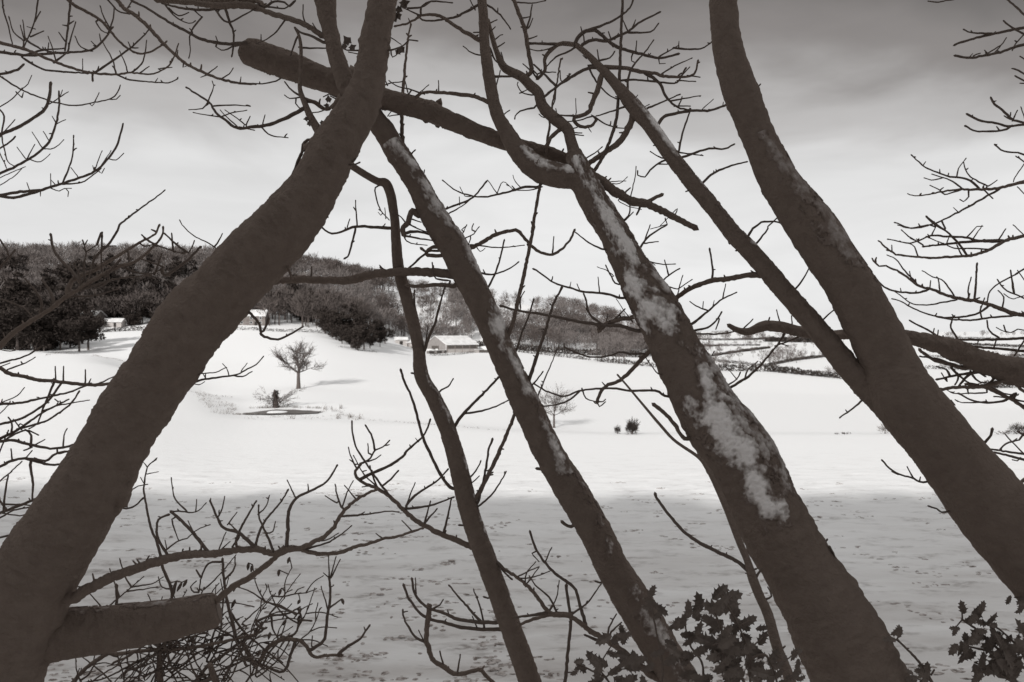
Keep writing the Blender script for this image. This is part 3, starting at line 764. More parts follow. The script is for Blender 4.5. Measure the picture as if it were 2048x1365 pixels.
D.many("""
22-11 2:420 1000 500 1060 600 1130 700 1190 800 1210 900 1260 1000 1310 1090 1355;8-6 2:790 1205 890 1155;5 2:760 1230 740 1275;3 2:690 1280 700 1190 730 1050 737 990;2 2:580 1090 640 1090 685 1050;2 2:630 1190 690 1225 770 1245;3 2:670 1310 720 1260;2 2:580 1080 675 1075;2 2:880 1340 980 1240;2 2:820 1360 920 1330;
6-5 2:470 1040 540 930 590 810 620 700 632 560 640 400 648 200 655 0 658 -60;
5-2 2:165 1105 80 1110 0 1135 1:1430 1155 1360 1170 1290 1165 1190 1135 1105 1072;2 1:1430 1150 1375 1070;2 1:1430 1150 1465 1080 1519 1120;2 1:1280 1165 1240 1165 1210 1110;2.5 2:180 1110 100 1130 0 1130;2 2:60 1120 20 1080 5 1040;
8-3 1:1340 245 1210 175 1120 110 1060 90 980 95 900 140 825 158;3 1:980 95 900 60 870 45;5-3 1:1330 25 1240 75 1170 105 1010 125 960 95;4 1:980 45 1040 10 1165 18;4 1:900 50 980 45 1:1040 10;4 1:1370 30 1450 90 1510 175;3 1:1300 60 1270 0;3 1:1340 330 1280 315 1230 275;3 1:1340 195 1290 195;
9-5 1:1385 610 1300 575 1200 560 1100 550 1000 550 950 580;2.5 1:1085 548 1083 480;3 1:1000 560 905 530 830 510 790 480;2.5 1:950 570 1025 505;3 1:905 560 885 480;2.5 1:960 575 900 560;
3 1:1400 250 1450 210 1465 208;3 1:1380 200 1420 160;3 1:1420 290 1475 255;4 1:1385 280 1420 360 1470 395;3 1:1475 390 1455 310;5 1:1410 455 1519 455 2:40 450;3 1:1420 520 1450 420;3 1:1380 140 1430 120;3 1:1470 680 1505 655;
9-7 2:115 420 100 330 80 200 45 90 0 -20;4 2:80 190 105 110 120 30;3 2:35 15 120 20 200 5;3 2:100 165 125 110;3 2:110 230 150 215;4 2:110 405 150 440 180 430;3 2:150 470 190 415;4 2:150 470 110 410;3 2:180 430 260 430;4 2:150 620 130 640 50 660 20 690 15 705;3 2:130 565 60 550 30 500 35 490;2.5 2:45 555 100 530;3 2:65 380 120 430;3 2:60 110 110 100;2.5 2:60 440 30 415 0 420;
9-7 2:300 760 270 780 230 820 205 870;3 2:350 770 400 750;3 2:370 800 425 805;3 2:360 790 415 790;4 2:200 570 250 530 340 450;2.5 2:270 690 260 645;2.5 2:190 700 160 680;
9-7 6:1040 1270 970 1190 920 1130 840 1065;5-3 6:930 1020 850 985 700 985 600 970 480 975 400 985 340 1010 290 1015 200 985 125 940;4 6:400 990 330 1045 250 1070 185 1075;3 6:415 970 440 1030 500 1050;10-6 6:820 750 740 830 680 890 630 930 570 950 530 985 505 1050;
3 6:545 945 535 935;3 6:500 1050 540 1050 555 1035;3 6:505 1055 520 1080 555 1050;3 6:495 1060 480 1045;4-3 6:800 765 700 765 640 755 590 775 510 785 440 780 360 750 310 725;3 6:890 890 830 840 790 780;
5-3 6:660 435 560 410 420 395 330 370 250 345 180 295 125 260;2.5 6:520 400 510 310;2 6:400 385 385 350;2 6:345 370 350 340;4 6:630 355 580 290 555 240;2 6:605 305 560 270 505 250;4-2 6:570 150 470 115 375 45;
7-4 6:770 630 640 600 540 595 430 580 300 555 180 530 40 510 5:1450 480;10-8 6:730 545 620 565 540 600 515 625;5-3 6:540 595 460 530 440 450 425 410;4 6:440 450 425 410;3 6:440 500 480 560;4 6:600 570 640 530 670 500;2 6:720 580 650 490 620 440;4 6:515 620 500 590;4 6:540 620 580 570;3 6:560 570 570 530;
5 6:740 165 800 80 870 30 920 0;3 6:780 110 820 0;3 6:780 110 870 100;3 6:770 215 840 225 900 235 970 232;4 6:880 345 930 300 995 260;3 6:930 300 905 210;3 6:910 370 980 380 1030 350 1070 325;3 6:970 430 1000 340 1015 300;
6-2 6:1050 600 1130 540 1190 490 1250 440 1335 400;2.5 6:1250 440 1268 350;3 6:1160 510 1090 480 1055 455;5-3 6:1060 635 1160 610 1210 570 1245 515;3 6:1210 620 1230 560;4 6:1080 652 1200 650 1290 640 1330 630;6 6:1270 985 1370 920 1450 860 1519 780 7:30 740;4 6:1260 965 1330 920 1355 875;2 6:1335 920 1275 845;
3 6:1380 920 1400 860 1460 810;3 6:1160 785 1245 770;3 6:1165 795 1200 750;2 6:1190 490 1200 450;2 6:1130 500 1135 455;2 6:800 220 850 240;
5-3 11:320 560 350 515;6-4 11:385 640 365 560;5 11:620 980 630 950;
""")
D.snow(d_tr, [(316, -.6, .6, .0), (325, -.5, .6, .42), (345, -.2, .5, .32), (371, .1, .9, .46), (421, -.4, .9, .5), (460, -.1, .95, .54), (500, -.15, .9, .52), (540, -.25, .6, .52), (570, -.9, .35, .46), (600, -.6, .35, .48), (635, -.75, .5, .56), (660, -.4, .4, .5), (685, -.2, .3, .08),
              (715, .2, .7, .06), (742, .6, 1.0, .22), (756, .45, 1.0, .52), (790, -.15, .8, .58), (830, -.5, .55, .54), (860, -.15, .55, .52), (910, -.3, .5, .56), (960, -.3, .55, .54), (1010, -.15, .5, .46), (1045, .0, .5, .28), (1075, .0, .4, .0)], 0.013, 33, dens=1.25)
D.snow(d_tr, [(525, .7, 1.2, .1), (540, .7, 1.2, .36), (570, .6, 1.15, .46), (620, .62, 1.1, .44), (650, .7, 1.1, .2), (668, .8, 1.1, .0)], 0.008, 61, dens=0.9)
D.snow(d_tr, [(765, .85, 1.1, .1), (800, .8, 1.1, .4), (860, .68, 1.1, .46), (920, .62, 1.1, .46), (980, .7, 1.1, .32), (1025, .7, 1.0, .0)], 0.008, 64, dens=0.8)
D.snow(D.sk[1], [(300, .1, .7, .3), (330, .2, .9, .42), (365, .3, 1.0, .4)], 0.006, 38)

# ---- the forked tree on the right
Fk = Tree("forked_tree", "tall forked tree on the right, thick trunk splitting into a slim and a stout stem", "tree", None, 17)
f_tr = Fk.trunk([(2230, 1340, 165), (2120, 1180, 152), (1995, 1030, 145), (1893, 900, 126), (1805, 790, 124), (1778, 723, 101), (1745, 654, 96), (1704, 578, 92), (1663, 517, 90), (1620, 450, 90), (1563, 371, 75), (1540, 325, 69), (1509, 255, 63), (1484, 190, 67), (1456, 100, 58), (1446, 0, 52), (1442, -80, 50), (1430, -300, 40), (1440, -650, 24), (1425, -1100, 10)], 2.6, 3.1, ground=True, rough=0.06)
e_tr = Fk.trunk([(1815, 850, 62), (1735, 772, 52), (1697, 735, 46), (1660, 690, 43), (1626, 648, 40), (1590, 607, 38), (1558, 570, 37), (1524, 530, 36), (1490, 493, 35), (1460, 460, 33), (1425, 415, 31), (1388, 371, 30), (1360, 335, 29), (1335, 303, 28), (1300, 253, 27), (1272, 219, 31), (1245, 185, 24), (1217, 152, 17), (1195, 130, 15), (1178, 112, 12), (1152, 90, 10)], 2.72, 3.25, "limb", n=24, rough=0.08)
Fk.many("""
15-9 2:735 610 715 700 680 780 630 850 560 900 440 985;3 2:430 950 490 910 535 872;
7-4 2:370 265 400 215 440 185 490 180 540 215 590 260 650 290 750 318 870 345 990 320;3 2:870 340 920 310 990 270;4 2:960 285 990 290 1120 290 1190 245;5-3 2:430 185 540 150 640 100 700 45 720 0;6-3 2:420 265 480 238 560 245 640 210 690 190 750 140 880 72;4 2:690 195 820 190 870 140;3 2:690 190 650 105;3 2:715 165 735 118;
9-6 2:370 265 290 260 230 300 195 350 195 420 150 470;6-4 2:360 265 230 262 100 258;3 2:300 250 220 290 150 303 100 290;4 2:380 280 330 310 260 340 200 400;4 2:500 370 540 355 580 345 610 305;3 2:515 350 505 295;4 2:480 390 450 390 480 450 510 500 570 560 620 590;3 2:440 350 420 330;
3 2:740 320 735 300 740 245;3 2:720 315 710 340 710 365 725 370;5-2 2:685 570 690 470 720 390 790 310 840 240;2.5 2:870 345 875 380 910 378;3 2:380 240 430 200;4 2:390 230 420 200 430 250;3 2:560 240 600 280;3 2:590 235 570 190;3 2:610 235 630 200;2.5 2:990 285 990 245;
8-3 2:530 400 660 405 760 425 860 440 900 455 1000 458 1080 440 1105 360;3 2:880 445 950 400 1070 345;6-3 2:790 435 870 490 910 570 950 615 1000 645 1060 655;4-3 2:590 485 700 475 790 480 900 490 980 490 1030 405;3 2:980 480 1090 485;3 2:1000 455 1055 400;3 2:1040 450 1115 460;4 2:780 655 850 625 920 595 1000 560;3 2:940 600 1110 570;3 2:960 630 1060 630;3 2:985 640 1010 575;2.5 2:780 640 815 620;2.5 2:720 600 745 565;2.5 2:690 590 695 555;
6-4 2:520 400 440 410 350 460 260 520 190 575;3 2:260 510 255 590 235 650;5-3 2:260 510 200 450 130 385;3 2:310 480 350 440;2.5 2:290 480 285 420;
12-5 2:535 440 510 530 480 600 460 660 420 685 370 700 375 730 420 755 480 745 500 710;4 2:375 690 270 685;2 2:380 680 378 585;3 2:480 690 400 715 300 725;4 2:680 630 600 660 500 690;3 2:480 690 560 740 640 762 690 760;2 2:450 750 470 785;2 2:420 750 380 740;
6-4 2:860 750 900 695 970 675 1060 660 1180 655 1280 620;2 2:1130 650 1195 590;2.5 2:1250 630 1255 605;4-3 2:985 920 1010 800 1060 645;5-3 2:1000 940 1080 910 1170 883 1260 885 1320 858;3 2:985 905 1060 915 1135 925;4 2:925 945 870 970 820 1010 790 1050 745 1040 745 1015;3 2:925 945 870 930 820 900;3 2:870 975 940 975;5 2:1115 1105 1180 1040 1270 995 1395 960;
5 6:1390 85 1430 20 2:1440 1350 1480 1320 3:40 1315 90 1330;4 6:1440 125 1519 20 3:0 1345 60 1290;4 7:160 385 215 310 250 245;4 7:315 575 360 530 400 500;4 7:580 1025 490 1100 425 1145;
11-9 6:1500 300 1400 300 1300 320 1190 330 1100 360 1030 395 970 440;4-3 6:1188 325 1190 250 1172 140;6-4 6:1285 80 1290 110;5 6:1350 150 1330 155;4 2:1050 1130 1030 1140;5 2:795 760 775 755;4 2:870 860 840 865;
4-3 11:945 175 850 150 780 130 720 95 675 45;3 11:860 150 825 85;3 11:770 130 735 115;5 11:1065 352 1000 335 950 320;4 2:1440 535 1475 500;6-4 7:1280 1300 1320 1250 1330 1210;5 3:235 1150 255 1128;
6-5 7:1050 1050 1085 1045 1095 1075 1080 1085;4 7:1090 1050 1110 1070;
""")
Fk.snow(e_tr, [(205, .5, 1.2, .2), (240, .35, 1.2, .36), (300, .4, 1.2, .42), (340, .5, 1.2, .34), (372, .7, 1.2, .2), (440, .5, 1.2, .2), (560, .8, 1.3, .1)], 0.005, 45)
Fk.snow(f_tr, [(270, -.2, .6, .08), (330, .1, 1.1, .2), (390, .1, 1.1, .22), (450, .3, 1.1, .26), (520, .4, 1.1, .26), (560, .5, 1.1, .16), (590, .5, 1.1, .0)], 0.002, 52, dens=0.28)

# ---- the thin stem in front of the snowy trunk's foot
G = Tree("thin_sapling", "thin bare stem running up the left edge of the snowy trunk", "tree", None, 23)
G.trunk([(1605, 1440, 24), (1578, 1355, 22), (1556, 1300, 21), (1536, 1230, 20), (1518, 1190, 19), (1505, 1155, 19), (1494, 1120, 14), (1478, 1082, 14), (1454, 1020, 13), (1428, 962, 11), (1413, 935, 9), (1396, 914, 7), (1350, 882, 6), (1320, 850, 6), (1287, 811, 5), (1256, 774, 4), (1235, 750, 4)], 2.35, 2.75, ground=True, n=14, rough=0.05)
G.many("7-5 10:1410 710 1340 650 1240 600 1120 540 1020 470 930 370 870 290 850 245;5 10:1390 700 1400 710 1450 690;6 10:1430 770 1475 700;4 11:20 855 0 800;5 11:60 1190 100 1150;4 10:1360 540 1345 540;4 10:1400 720 1385 715")

# ---- the sawn log lodged across the trunks
Lg = Tree("lodged_log", "broken trunk lodged across the trees, sawn butt end up at the left", "log", None, 29)
lg = Lg.trunk([(490, 100, 40), (496, 103, 50), (508, 107, 53), (530, 115, 55), (579, 133, 55), (647, 159, 48), (700, 178, 43), (760, 196, 39), (849, 221, 40), (872, 230, 40), (916, 249, 34), (984, 276, 31), (1050, 296, 29), (1090, 306, 28), (1125, 318, 27), (1160, 338, 24)], 3.45, 3.30, rough=0.11, n=40)
Lg.root.location = lg["pos"][0].tolist()
for ch in Lg.root.children:
    ch.data.transform(__import__("mathutils").Matrix.Translation(Vector((Lg.loc - lg["pos"][0]).tolist())))
Lg.loc = lg["pos"][0]
lt, ll, lv = frames(lg["pos"])
c_, r_ = lg["pos"][0] - lt[0] * 0.004, lg["rad"][0] * 0.96
mesh("sawn_face", [c_ - lt[0] * 0.005] + [c_ + r_ * (1 + rnd.uniform(-.03, .03)) * (math.sin(a) * ll[0] + math.cos(a) * lv[0]) for a in ang], [[0, 1 + i, 1 + (i + 1) % 26] for i in range(26)], "cut", Lg.root, False, Lg.loc)
Lg.trunk([(872, 226, 20), (876, 212, 17), (879, 204, 13)], 3.44, 3.42, "knot", n=12, rough=0.1)
Lg.trunk([(872, 240, 16), (876, 252, 11)], 3.44, 3.42, "knot", n=10, rough=0.1)
Lg.many("4 1:880 590 905 570;5 2:290 920 305 885;3 1:150 465 60 495 0 498 0:1420 495 1310 470;3 1:500 400 520 385;3 1:740 520 800 495 870 485;2.5 1:700 630 800 660 860 685;2.5 1:790 690 860 680;2.5 1:820 640 780 690;2.5 1:780 510 760 460;3 1:830 640 870 670")

# ---- the trees just outside the frame whose boughs reach in
Ls = Tree("edge_tree", "tree just beyond the left edge whose bare boughs reach into view", "tree", None, 31)
Ls.trunk([(-520, 1500, 210), (-470, 1000, 170), (-440, 500, 150), (-420, 0, 120), (-380, -500, 80), (-300, -1000, 40), (-260, -1400, 12)], 4.3, 4.6, ground=True, n=20)
Ls.trunk([(-400, -200, 60), (-200, -230, 46), (50, -150, 36), (250, -110, 26), (400, -130, 16)], 4.5, 4.0, "limb", n=14)
Ls.trunk([(-445, 700, 50), (-300, 640, 36), (-160, 610, 26), (-90, 600, 18)], 4.35, 4.1, "limb", n=12)
Ls.trunk([(-430, 300, 50), (-300, 280, 36), (-160, 240, 26), (-90, 230, 18)], 4.4, 4.1, "limb", n=12)
Ls.trunk([(-470, 1050, 50), (-300, 960, 36), (-160, 920, 26), (-90, 900, 18)], 4.3, 4.1, "limb", n=12)
Ls.many("""
8-2 0:0 255 150 295 330 370 480 420 570 437 690 443 780 432 880 442 940 430 990 400 1030 345 1060 262;7-3 0:0 310 170 330 300 318 420 312 540 298 600 255 640 205 670 160;3-2 0:640 205 672 110 678 45;2.5 0:600 250 590 200;
9-3 0:405 0 430 25 520 75 600 125 650 180 700 240 770 295 830 320 900 305 960 270 990 245;3 0:570 130 600 180 640 200;3 0:650 165 610 90 595 35;4-2 0:75 270 50 160 20 60 15 0;3 0:140 245 80 190 55 110;4-2 0:140 290 160 240 205 130 225 0;3 0:205 130 240 70;3 0:180 220 260 185;2 0:210 175 160 160;2.5 0:145 240 120 150;2.5 0:150 240 135 120;
5-3 0:385 300 405 150 418 5;3 0:405 300 420 230 450 130;3 0:385 245 350 195;3 0:550 305 480 280 445 215;2.5 0:330 360 310 280 285 215;2.5 0:570 275 540 245;2.5 0:285 300 290 255;3 0:400 150 440 125;3 0:400 155 370 150;
4-3 0:130 340 250 410 360 425 520 437;4 0:320 375 375 330 400 310;2 0:490 420 490 350;4-3 0:550 437 550 480;4 0:570 430 700 340 800 265 860 205 885 175;3 0:690 443 665 350 610 255;2.5 0:760 435 740 370 710 305;3 0:780 432 840 380 862 310 870 240;2.5 0:830 435 885 395;2.5 0:940 410 1020 400;3-2 0:690 443 770 475 900 488 1000 492 1055 468;2 0:920 490 935 465;3 0:580 420 585 395;3 0:770 270 760 250;3 0:780 285 820 285;
8-4 0:690 0 740 55 800 90 880 160 960 250 1050 335 1120 390 1230 440 1310 470 1420 495 1519 500;5 0:640 0 700 65 770 85;4 0:750 60 785 5;3 0:1090 370 1085 400 1105 395;2.5 0:1230 440 1290 395;2.5 0:1230 445 1190 460;2.5 0:1310 470 1360 440 1385 405;2.5 0:1425 490 1430 455;3 0:1050 335 1055 300;4 0:150 330 250 300 385 290;4 0:170 250 240 290 300 310;
4-2 0:0 455 130 535 280 595 350 615 450 627 560 610 660 585 700 545 715 505;6-4 0:0 440 60 430 105 415 140 383;2.5 0:0 635 70 590 130 530 165 500 188 448;2.5 0:95 545 130 580;2.5 0:130 580 140 550;2 0:560 610 590 550;2 0:530 615 545 630 560 615;2 0:650 590 690 590 712 568;
6-5 0:0 800 120 750 200 700 265 650 290 590 300 495;3 0:10 800 90 710;3 0:90 990 45 960 30 900 10 800 25 690;5 0:0 880 50 850 90 812;6-3 0:0 1030 90 990 170 945 230 905 290 845 330 745 350 640 350 540;2 0:255 885 190 785;2 0:255 885 320 880 380 830;2 0:160 945 205 860;2 0:150 940 100 875;2 0:180 950 240 960 298 915;2 0:330 740 390 710;2 0:350 580 405 545;2 0:290 620 350 580 370 535;2.5 0:0 1055 80 1020 150 990;2.5 0:0 1100 80 1050 130 1000;2 0:290 835 258 780;3 0:0 915 40 1000;2 0:330 730 310 690;
7-3 0:0 1165 80 1175 180 1150 290 1115 370 1090 460 1060 560 1020 640 945 690 870 715 800 730 735;6-5 0:0 1160 120 1140 240 1130;3 0:370 1095 480 1085 540 1050 600 1000;3-2 0:370 1090 400 1020 430 930 437 805;2 0:560 1020 605 895;2 0:600 985 660 895;2 0:650 945 690 950 735 910;2 0:465 1055 420 995;2 0:300 1110 300 1030;2 0:295 1115 350 1135 380 1120 425 1120;2 0:175 1130 160 1085;2 0:240 1130 240 1165;2 0:560 1020 550 985;2 0:575 1010 605 1030 620 1000;2 0:330 1100 305 1070;2 0:390 1120 405 1140 403 1170;
5 4:0 90 40 150 60 200;6 4:0 260 20 230 90 150;14-7 4:0 720 80 640 200 560 300 500 400 420 480 380;6-4 4:500 370 420 270 330 170 300 55;4 4:500 330 500 220 510 170 490 90;3 4:505 120 520 90;3 4:510 160 575 120;4 4:610 290 600 200 605 45;
8-3 4:400 400 440 320 560 270 640 220 740 160 840 100 920 55 945 0;5-2 4:560 260 560 200 640 120 700 30 708 0 0:980 1130;3 4:610 130 690 125;8-3 4:480 370 620 290 700 250 800 220 890 150 960 70 970 15;5-4 4:620 310 715 205;4 4:760 165 775 240;4 4:930 130 840 60;4 4:1080 170 930 120 860 80;5 4:1110 160 1060 130 975 50;4 4:1030 160 1018 50;4 4:960 260 900 290 800 280 720 240;4 4:915 300 960 170;4 4:970 250 830 200;6-4 4:980 300 1100 220 1190 130;4 4:300 470 420 430 560 420 700 380;5 4:400 410 560 360 700 320 900 300;3 4:1120 170 1155 95;3 4:840 120 880 125 920 110;
6 4:320 470 300 400 250 330;5 4:250 520 240 440 200 380 150 320;4 4:640 300 640 340 560 380;4 4:480 390 470 300 440 230;4 4:500 380 530 300 540 240;4 4:200 560 150 500 60 460 0 440;
9-6 4:0 850 60 885 140 900 220 920 330 930 460 945 580 950 690 940;3 4:330 925 328 840;3 4:375 930 378 840;3 4:505 940 507 860;3 4:580 945 700 890;3 4:525 945 540 915;5-3 4:0 820 100 795 170 770 240 725;3 4:45 860 150 820 210 787;3 4:10 840 60 820;3 4:0 740 60 750 90 745;4 4:0 700 30 670 20 640;
6-3 4:0 1065 130 1055 240 1030 390 1000 460 975 540 940;3 4:0 1060 100 1015 145 965;3 4:0 1120 50 1070;5-4 4:0 1185 110 1155 200 1110 290 1040 370 930;4 4:170 1210 220 1180 260 1080 320 940;6-3 4:0 1270 100 1220 200 1150 260 1110 330 1075 410 1035;4-3 4:100 1215 260 1170 330 1130 420 1060 470 990;3 4:330 1075 440 1055 530 1040;3 4:250 1105 330 1075 345 1050 325 1035;4 4:65 1240 70 1180 50 1140;3 4:130 1220 80 1155;
6-4 4:0 1285 80 1280 200 1310 320 1328 470 1300;3 4:375 1315 380 1250 397 1210;5 4:180 1320 185 1250 150 1215;3 4:200 1310 265 1275;4 4:40 1270 150 1220 230 1248;4 4:0 1340 50 1220;4 4:140 1340 190 1320;3 4:340 1360 420 1340;3 4:120 1180 150 1200;
6-4 8:0 85 60 55 150 35 270 50 330 10 420 -10;5-4 8:150 35 300 75 410 60;3 8:70 40 65 -20;3 8:150 40 190 -10;4 8:0 170 60 120 130 55;5-3 8:190 285 195 190 180 75;6-5 8:0 360 80 330 180 290 260 260;5 8:0 390 80 345 190 320 250 270;4 8:0 360 130 375 200 335;4 8:20 360 30 250 50 130 70 115;6 8:0 290 40 340;4 8:20 310 130 310 200 320;5-4 8:0 505 110 480;3 8:80 490 85 450;3 8:303 250 303 165;
""")
Rs = Tree("edge_tree", "tree just beyond the right edge, its heavy bough crossing behind the forked tree", "tree", None, 37)
Rs.trunk([(2560, 1500, 230), (2540, 1000, 190), (2530, 500, 160), (2500, 0, 120), (2470, -600, 70), (2440, -1200, 14)], 4.3, 4.6, ground=True, n=20)
Rs.trunk([(2550, 1020, 120), (2400, 930, 95), (2250, 850, 76), (2120, 770, 64), (2048, 747, 59), (2008, 737, 48), (1957, 721, 44), (1907, 701, 37), (1873, 689, 32), (1822, 676, 27), (1772, 669, 24), (1694, 669, 20), (1661, 672, 20), (1603, 664, 21), (1570, 656, 21), (1536, 652, 20), (1516, 656, 17), (1496, 664, 14), (1476, 661, 12), (1458, 651, 9)], 4.3, 3.7, "bough", n=28, rough=0.2)
Rs.trunk([(2530, 500, 50), (2350, 480, 36), (2200, 420, 26), (2130, 400, 18)], 4.4, 4.1, "limb", n=12)
Rs.trunk([(2510, 100, 50), (2350, 120, 36), (2200, 110, 26), (2130, 110, 18)], 4.4, 4.1, "limb", n=12)
Rs.trunk([(2540, 800, 50), (2350, 700, 36), (2200, 660, 26), (2130, 645, 18)], 4.4, 4.1, "limb", n=12)
Rs.many("""
3 6:1370 620 1430 560;4 7:0 590 10 550;3 7:75 595 50 505;3 7:140 600 140 540;5 7:100 640 50 720 0 785;4 7:190 660 100 700 40 720;3 7:60 700 120 720;
6-4 3:1519 165 1440 180 1330 205 1220 230 1105 268;4 3:1330 200 1210 195 1160 175;5 3:1519 205 1450 165 1395 125;6-4 3:1519 265 1440 290 1380 310 1290 330 1200 345 1110 330;4 3:1450 300 1470 260 1519 205;3 3:1300 320 1380 270 1415 225;3 3:1350 310 1385 265;3 3:1310 330 1285 300;2.5 3:1200 335 1215 318;3 3:1330 205 1350 188;3 3:1220 330 1260 318;
4 3:1519 350 1495 335;5 3:1519 440 1460 407;5 3:1519 480 1465 452;4 3:1519 495 1495 495;5-4 3:1519 740 1420 750 1350 730 1270 722 1230 705 1180 678;5-4 3:1519 730 1450 710 1390 655 1345 620 1322 580;4-3 3:1450 745 1390 775 1240 780 1170 748;3 3:1450 720 1480 655;3 3:1519 690 1500 635;4 3:1090 0 1000 15 950 8;3 3:1440 710 1400 688;
4-3 3:1519 920 1470 905 1400 900 1345 860;4 3:1519 960 1470 928;3 3:1519 975 1460 1060 1455 1080;
10-2 3:1519 1080 1440 1100 1370 1118 1250 1125 1150 1125 1080 1130 1020 1140 890 1165 830 1152;4-2 3:1250 1115 1200 1075 1140 1055 1080 1050 1020 1030 930 990 850 920;3 3:1140 1110 1080 1070 1020 1050 970 1035;2.5 3:1040 1055 970 1070 925 1055;3 3:1300 1105 1200 1050 1165 990 1160 960 1175 940;2.5 3:1120 1050 1130 1000 1160 960;3 3:1150 1125 1050 1155 1020 1130 960 1100;3 3:1190 1125 1190 1170 1160 1197 1140 1185;
4-2 3:1380 1120 1300 1165 1150 1250 1030 1310 930 1345 850 1355 750 1320;2 3:1130 1262 1100 1230;3 3:1050 1365 940 1285;3 3:1290 1135 1335 1180;3 3:1519 1150 1480 1110;2.5 3:1310 1105 1360 1070;2.5 3:1020 1030 1018 1005;2.5 3:920 985 935 960;
9-3 7:1519 65 1420 90 1310 150 1190 185 1080 190 980 197 880 190 790 180 740 165 655 95;6-3 7:1390 95 1230 98 1100 110 920 130;5-2 7:1360 100 1250 95 1170 75 1060 70 970 65 880 100 820 108 710 85;3 7:920 120 850 80 790 30;4-3 7:1180 180 1130 110 1060 40 990 0 3:940 1285;3 7:1300 145 1200 140 1110 140 1050 115 960 80;3 7:890 190 870 130 840 110;2.5 7:970 65 1000 0;2.5 7:1210 95 1270 5;2.5 7:1180 75 1240 10 1275 8;3 7:990 10 960 0 840 20 770 0;3 7:1370 95 1370 85 1410 25;3 7:1519 60 1455 0;2.5 7:735 160 735 120;3 7:1150 180 1120 120;2.5 7:1060 110 1080 60;
10-3 7:1519 535 1440 520 1330 480 1220 450 1120 435 1040 410 980 385 900 365 850 330 780 280 700 245 660 245 615 200;3 7:880 345 800 260 760 205 705 180;3 7:1110 430 1070 370 1030 325 980 310 915 272;3 7:1020 390 1010 320;4-3 7:950 385 880 405 760 395 690 370 645 325;3 7:1120 445 1040 460 960 475 860 470 800 430 750 395;4-2 7:1300 490 1230 530 1120 550 1010 545 920 520 850 490 780 450 735 440;5-3 7:1519 530 1440 540 1330 550 1200 565 1080 560 1000 545;
4-3 7:1225 450 1235 330 1240 230;3 7:1190 435 1190 370 1208 310;4 7:1300 470 1310 410 1350 360 1440 310 1519 262;3 7:1270 560 1260 510 1285 435;3 7:1390 490 1400 430 1365 390;4 7:1519 435 1460 410 1400 380 1360 325;4 7:1460 410 1440 270;3 7:1519 325 1480 270;3 7:1400 410 1450 440 1519 420;3 7:1519 625 1480 620 1440 640 1380 625 1355 610;3 7:1410 635 1400 595;2.5 7:850 330 840 275;2.5 7:960 380 965 330;2.5 7:790 400 785 375;
6-3 7:1519 675 1370 680 1240 683 1100 680 1020 665 960 630 880 590 840 568;4 7:1120 670 1085 610 1100 540;4 7:1370 670 1315 630 1298 568;6-4 7:1519 750 1420 740 1300 730 1160 715 1050 690;3 7:1340 725 1355 685;3 7:980 655 985 615;3 7:1005 665 1010 625;5 7:1460 780 1519 690;3 7:1250 680 1240 710;
6 7:1300 870 1200 880 1080 900 1000 920;8-5 7:1390 920 1300 955 1200 965 1100 965 1010 985;8-5 7:1519 1085 1450 1040 1370 1000 1270 960 1170 945;5-3 7:1470 1000 1410 1040 1320 1055 1220 1045 1130 1000;3 7:1300 1050 1240 1055 1150 1055 1110 1040;5 7:1519 1050 1440 1030 1340 1020;3 7:1060 930 1030 880;8-5 7:1180 850 1090 830 980 800 900 740;5 7:1090 850 1130 900 1110 950;5 7:1100 830 1000 795 900 780;3 7:1190 1000 1180 970;3 7:1300 995 1190 1000 1100 1000 1050 970;6 7:1240 860 1180 900 1130 960;6 7:1350 900 1290 960;8 7:1519 990 1460 940 1400 900;
5 7:1150 840 1210 850 1290 900;4 7:1200 870 1250 930 1340 940;4 7:1120 880 1180 930 1250 950;5 7:1400 900 1470 930 1500 960;4 7:1080 900 1060 860 1000 840;4 7:1320 960 1400 1000 1480 1010;
6 7:1519 1360 1380 1340 1300 1330;5 7:1370 1340 1410 1300 1490 1275 1510 1250;4 7:1519 1360 1450 1290 1405 1240;6 7:1519 1250 1480 1225;6-4 11:1519 45 1430 20 1340 0;8-6 11:1519 165 1485 190;3 11:1500 30 1480 50 1450 45;
""")

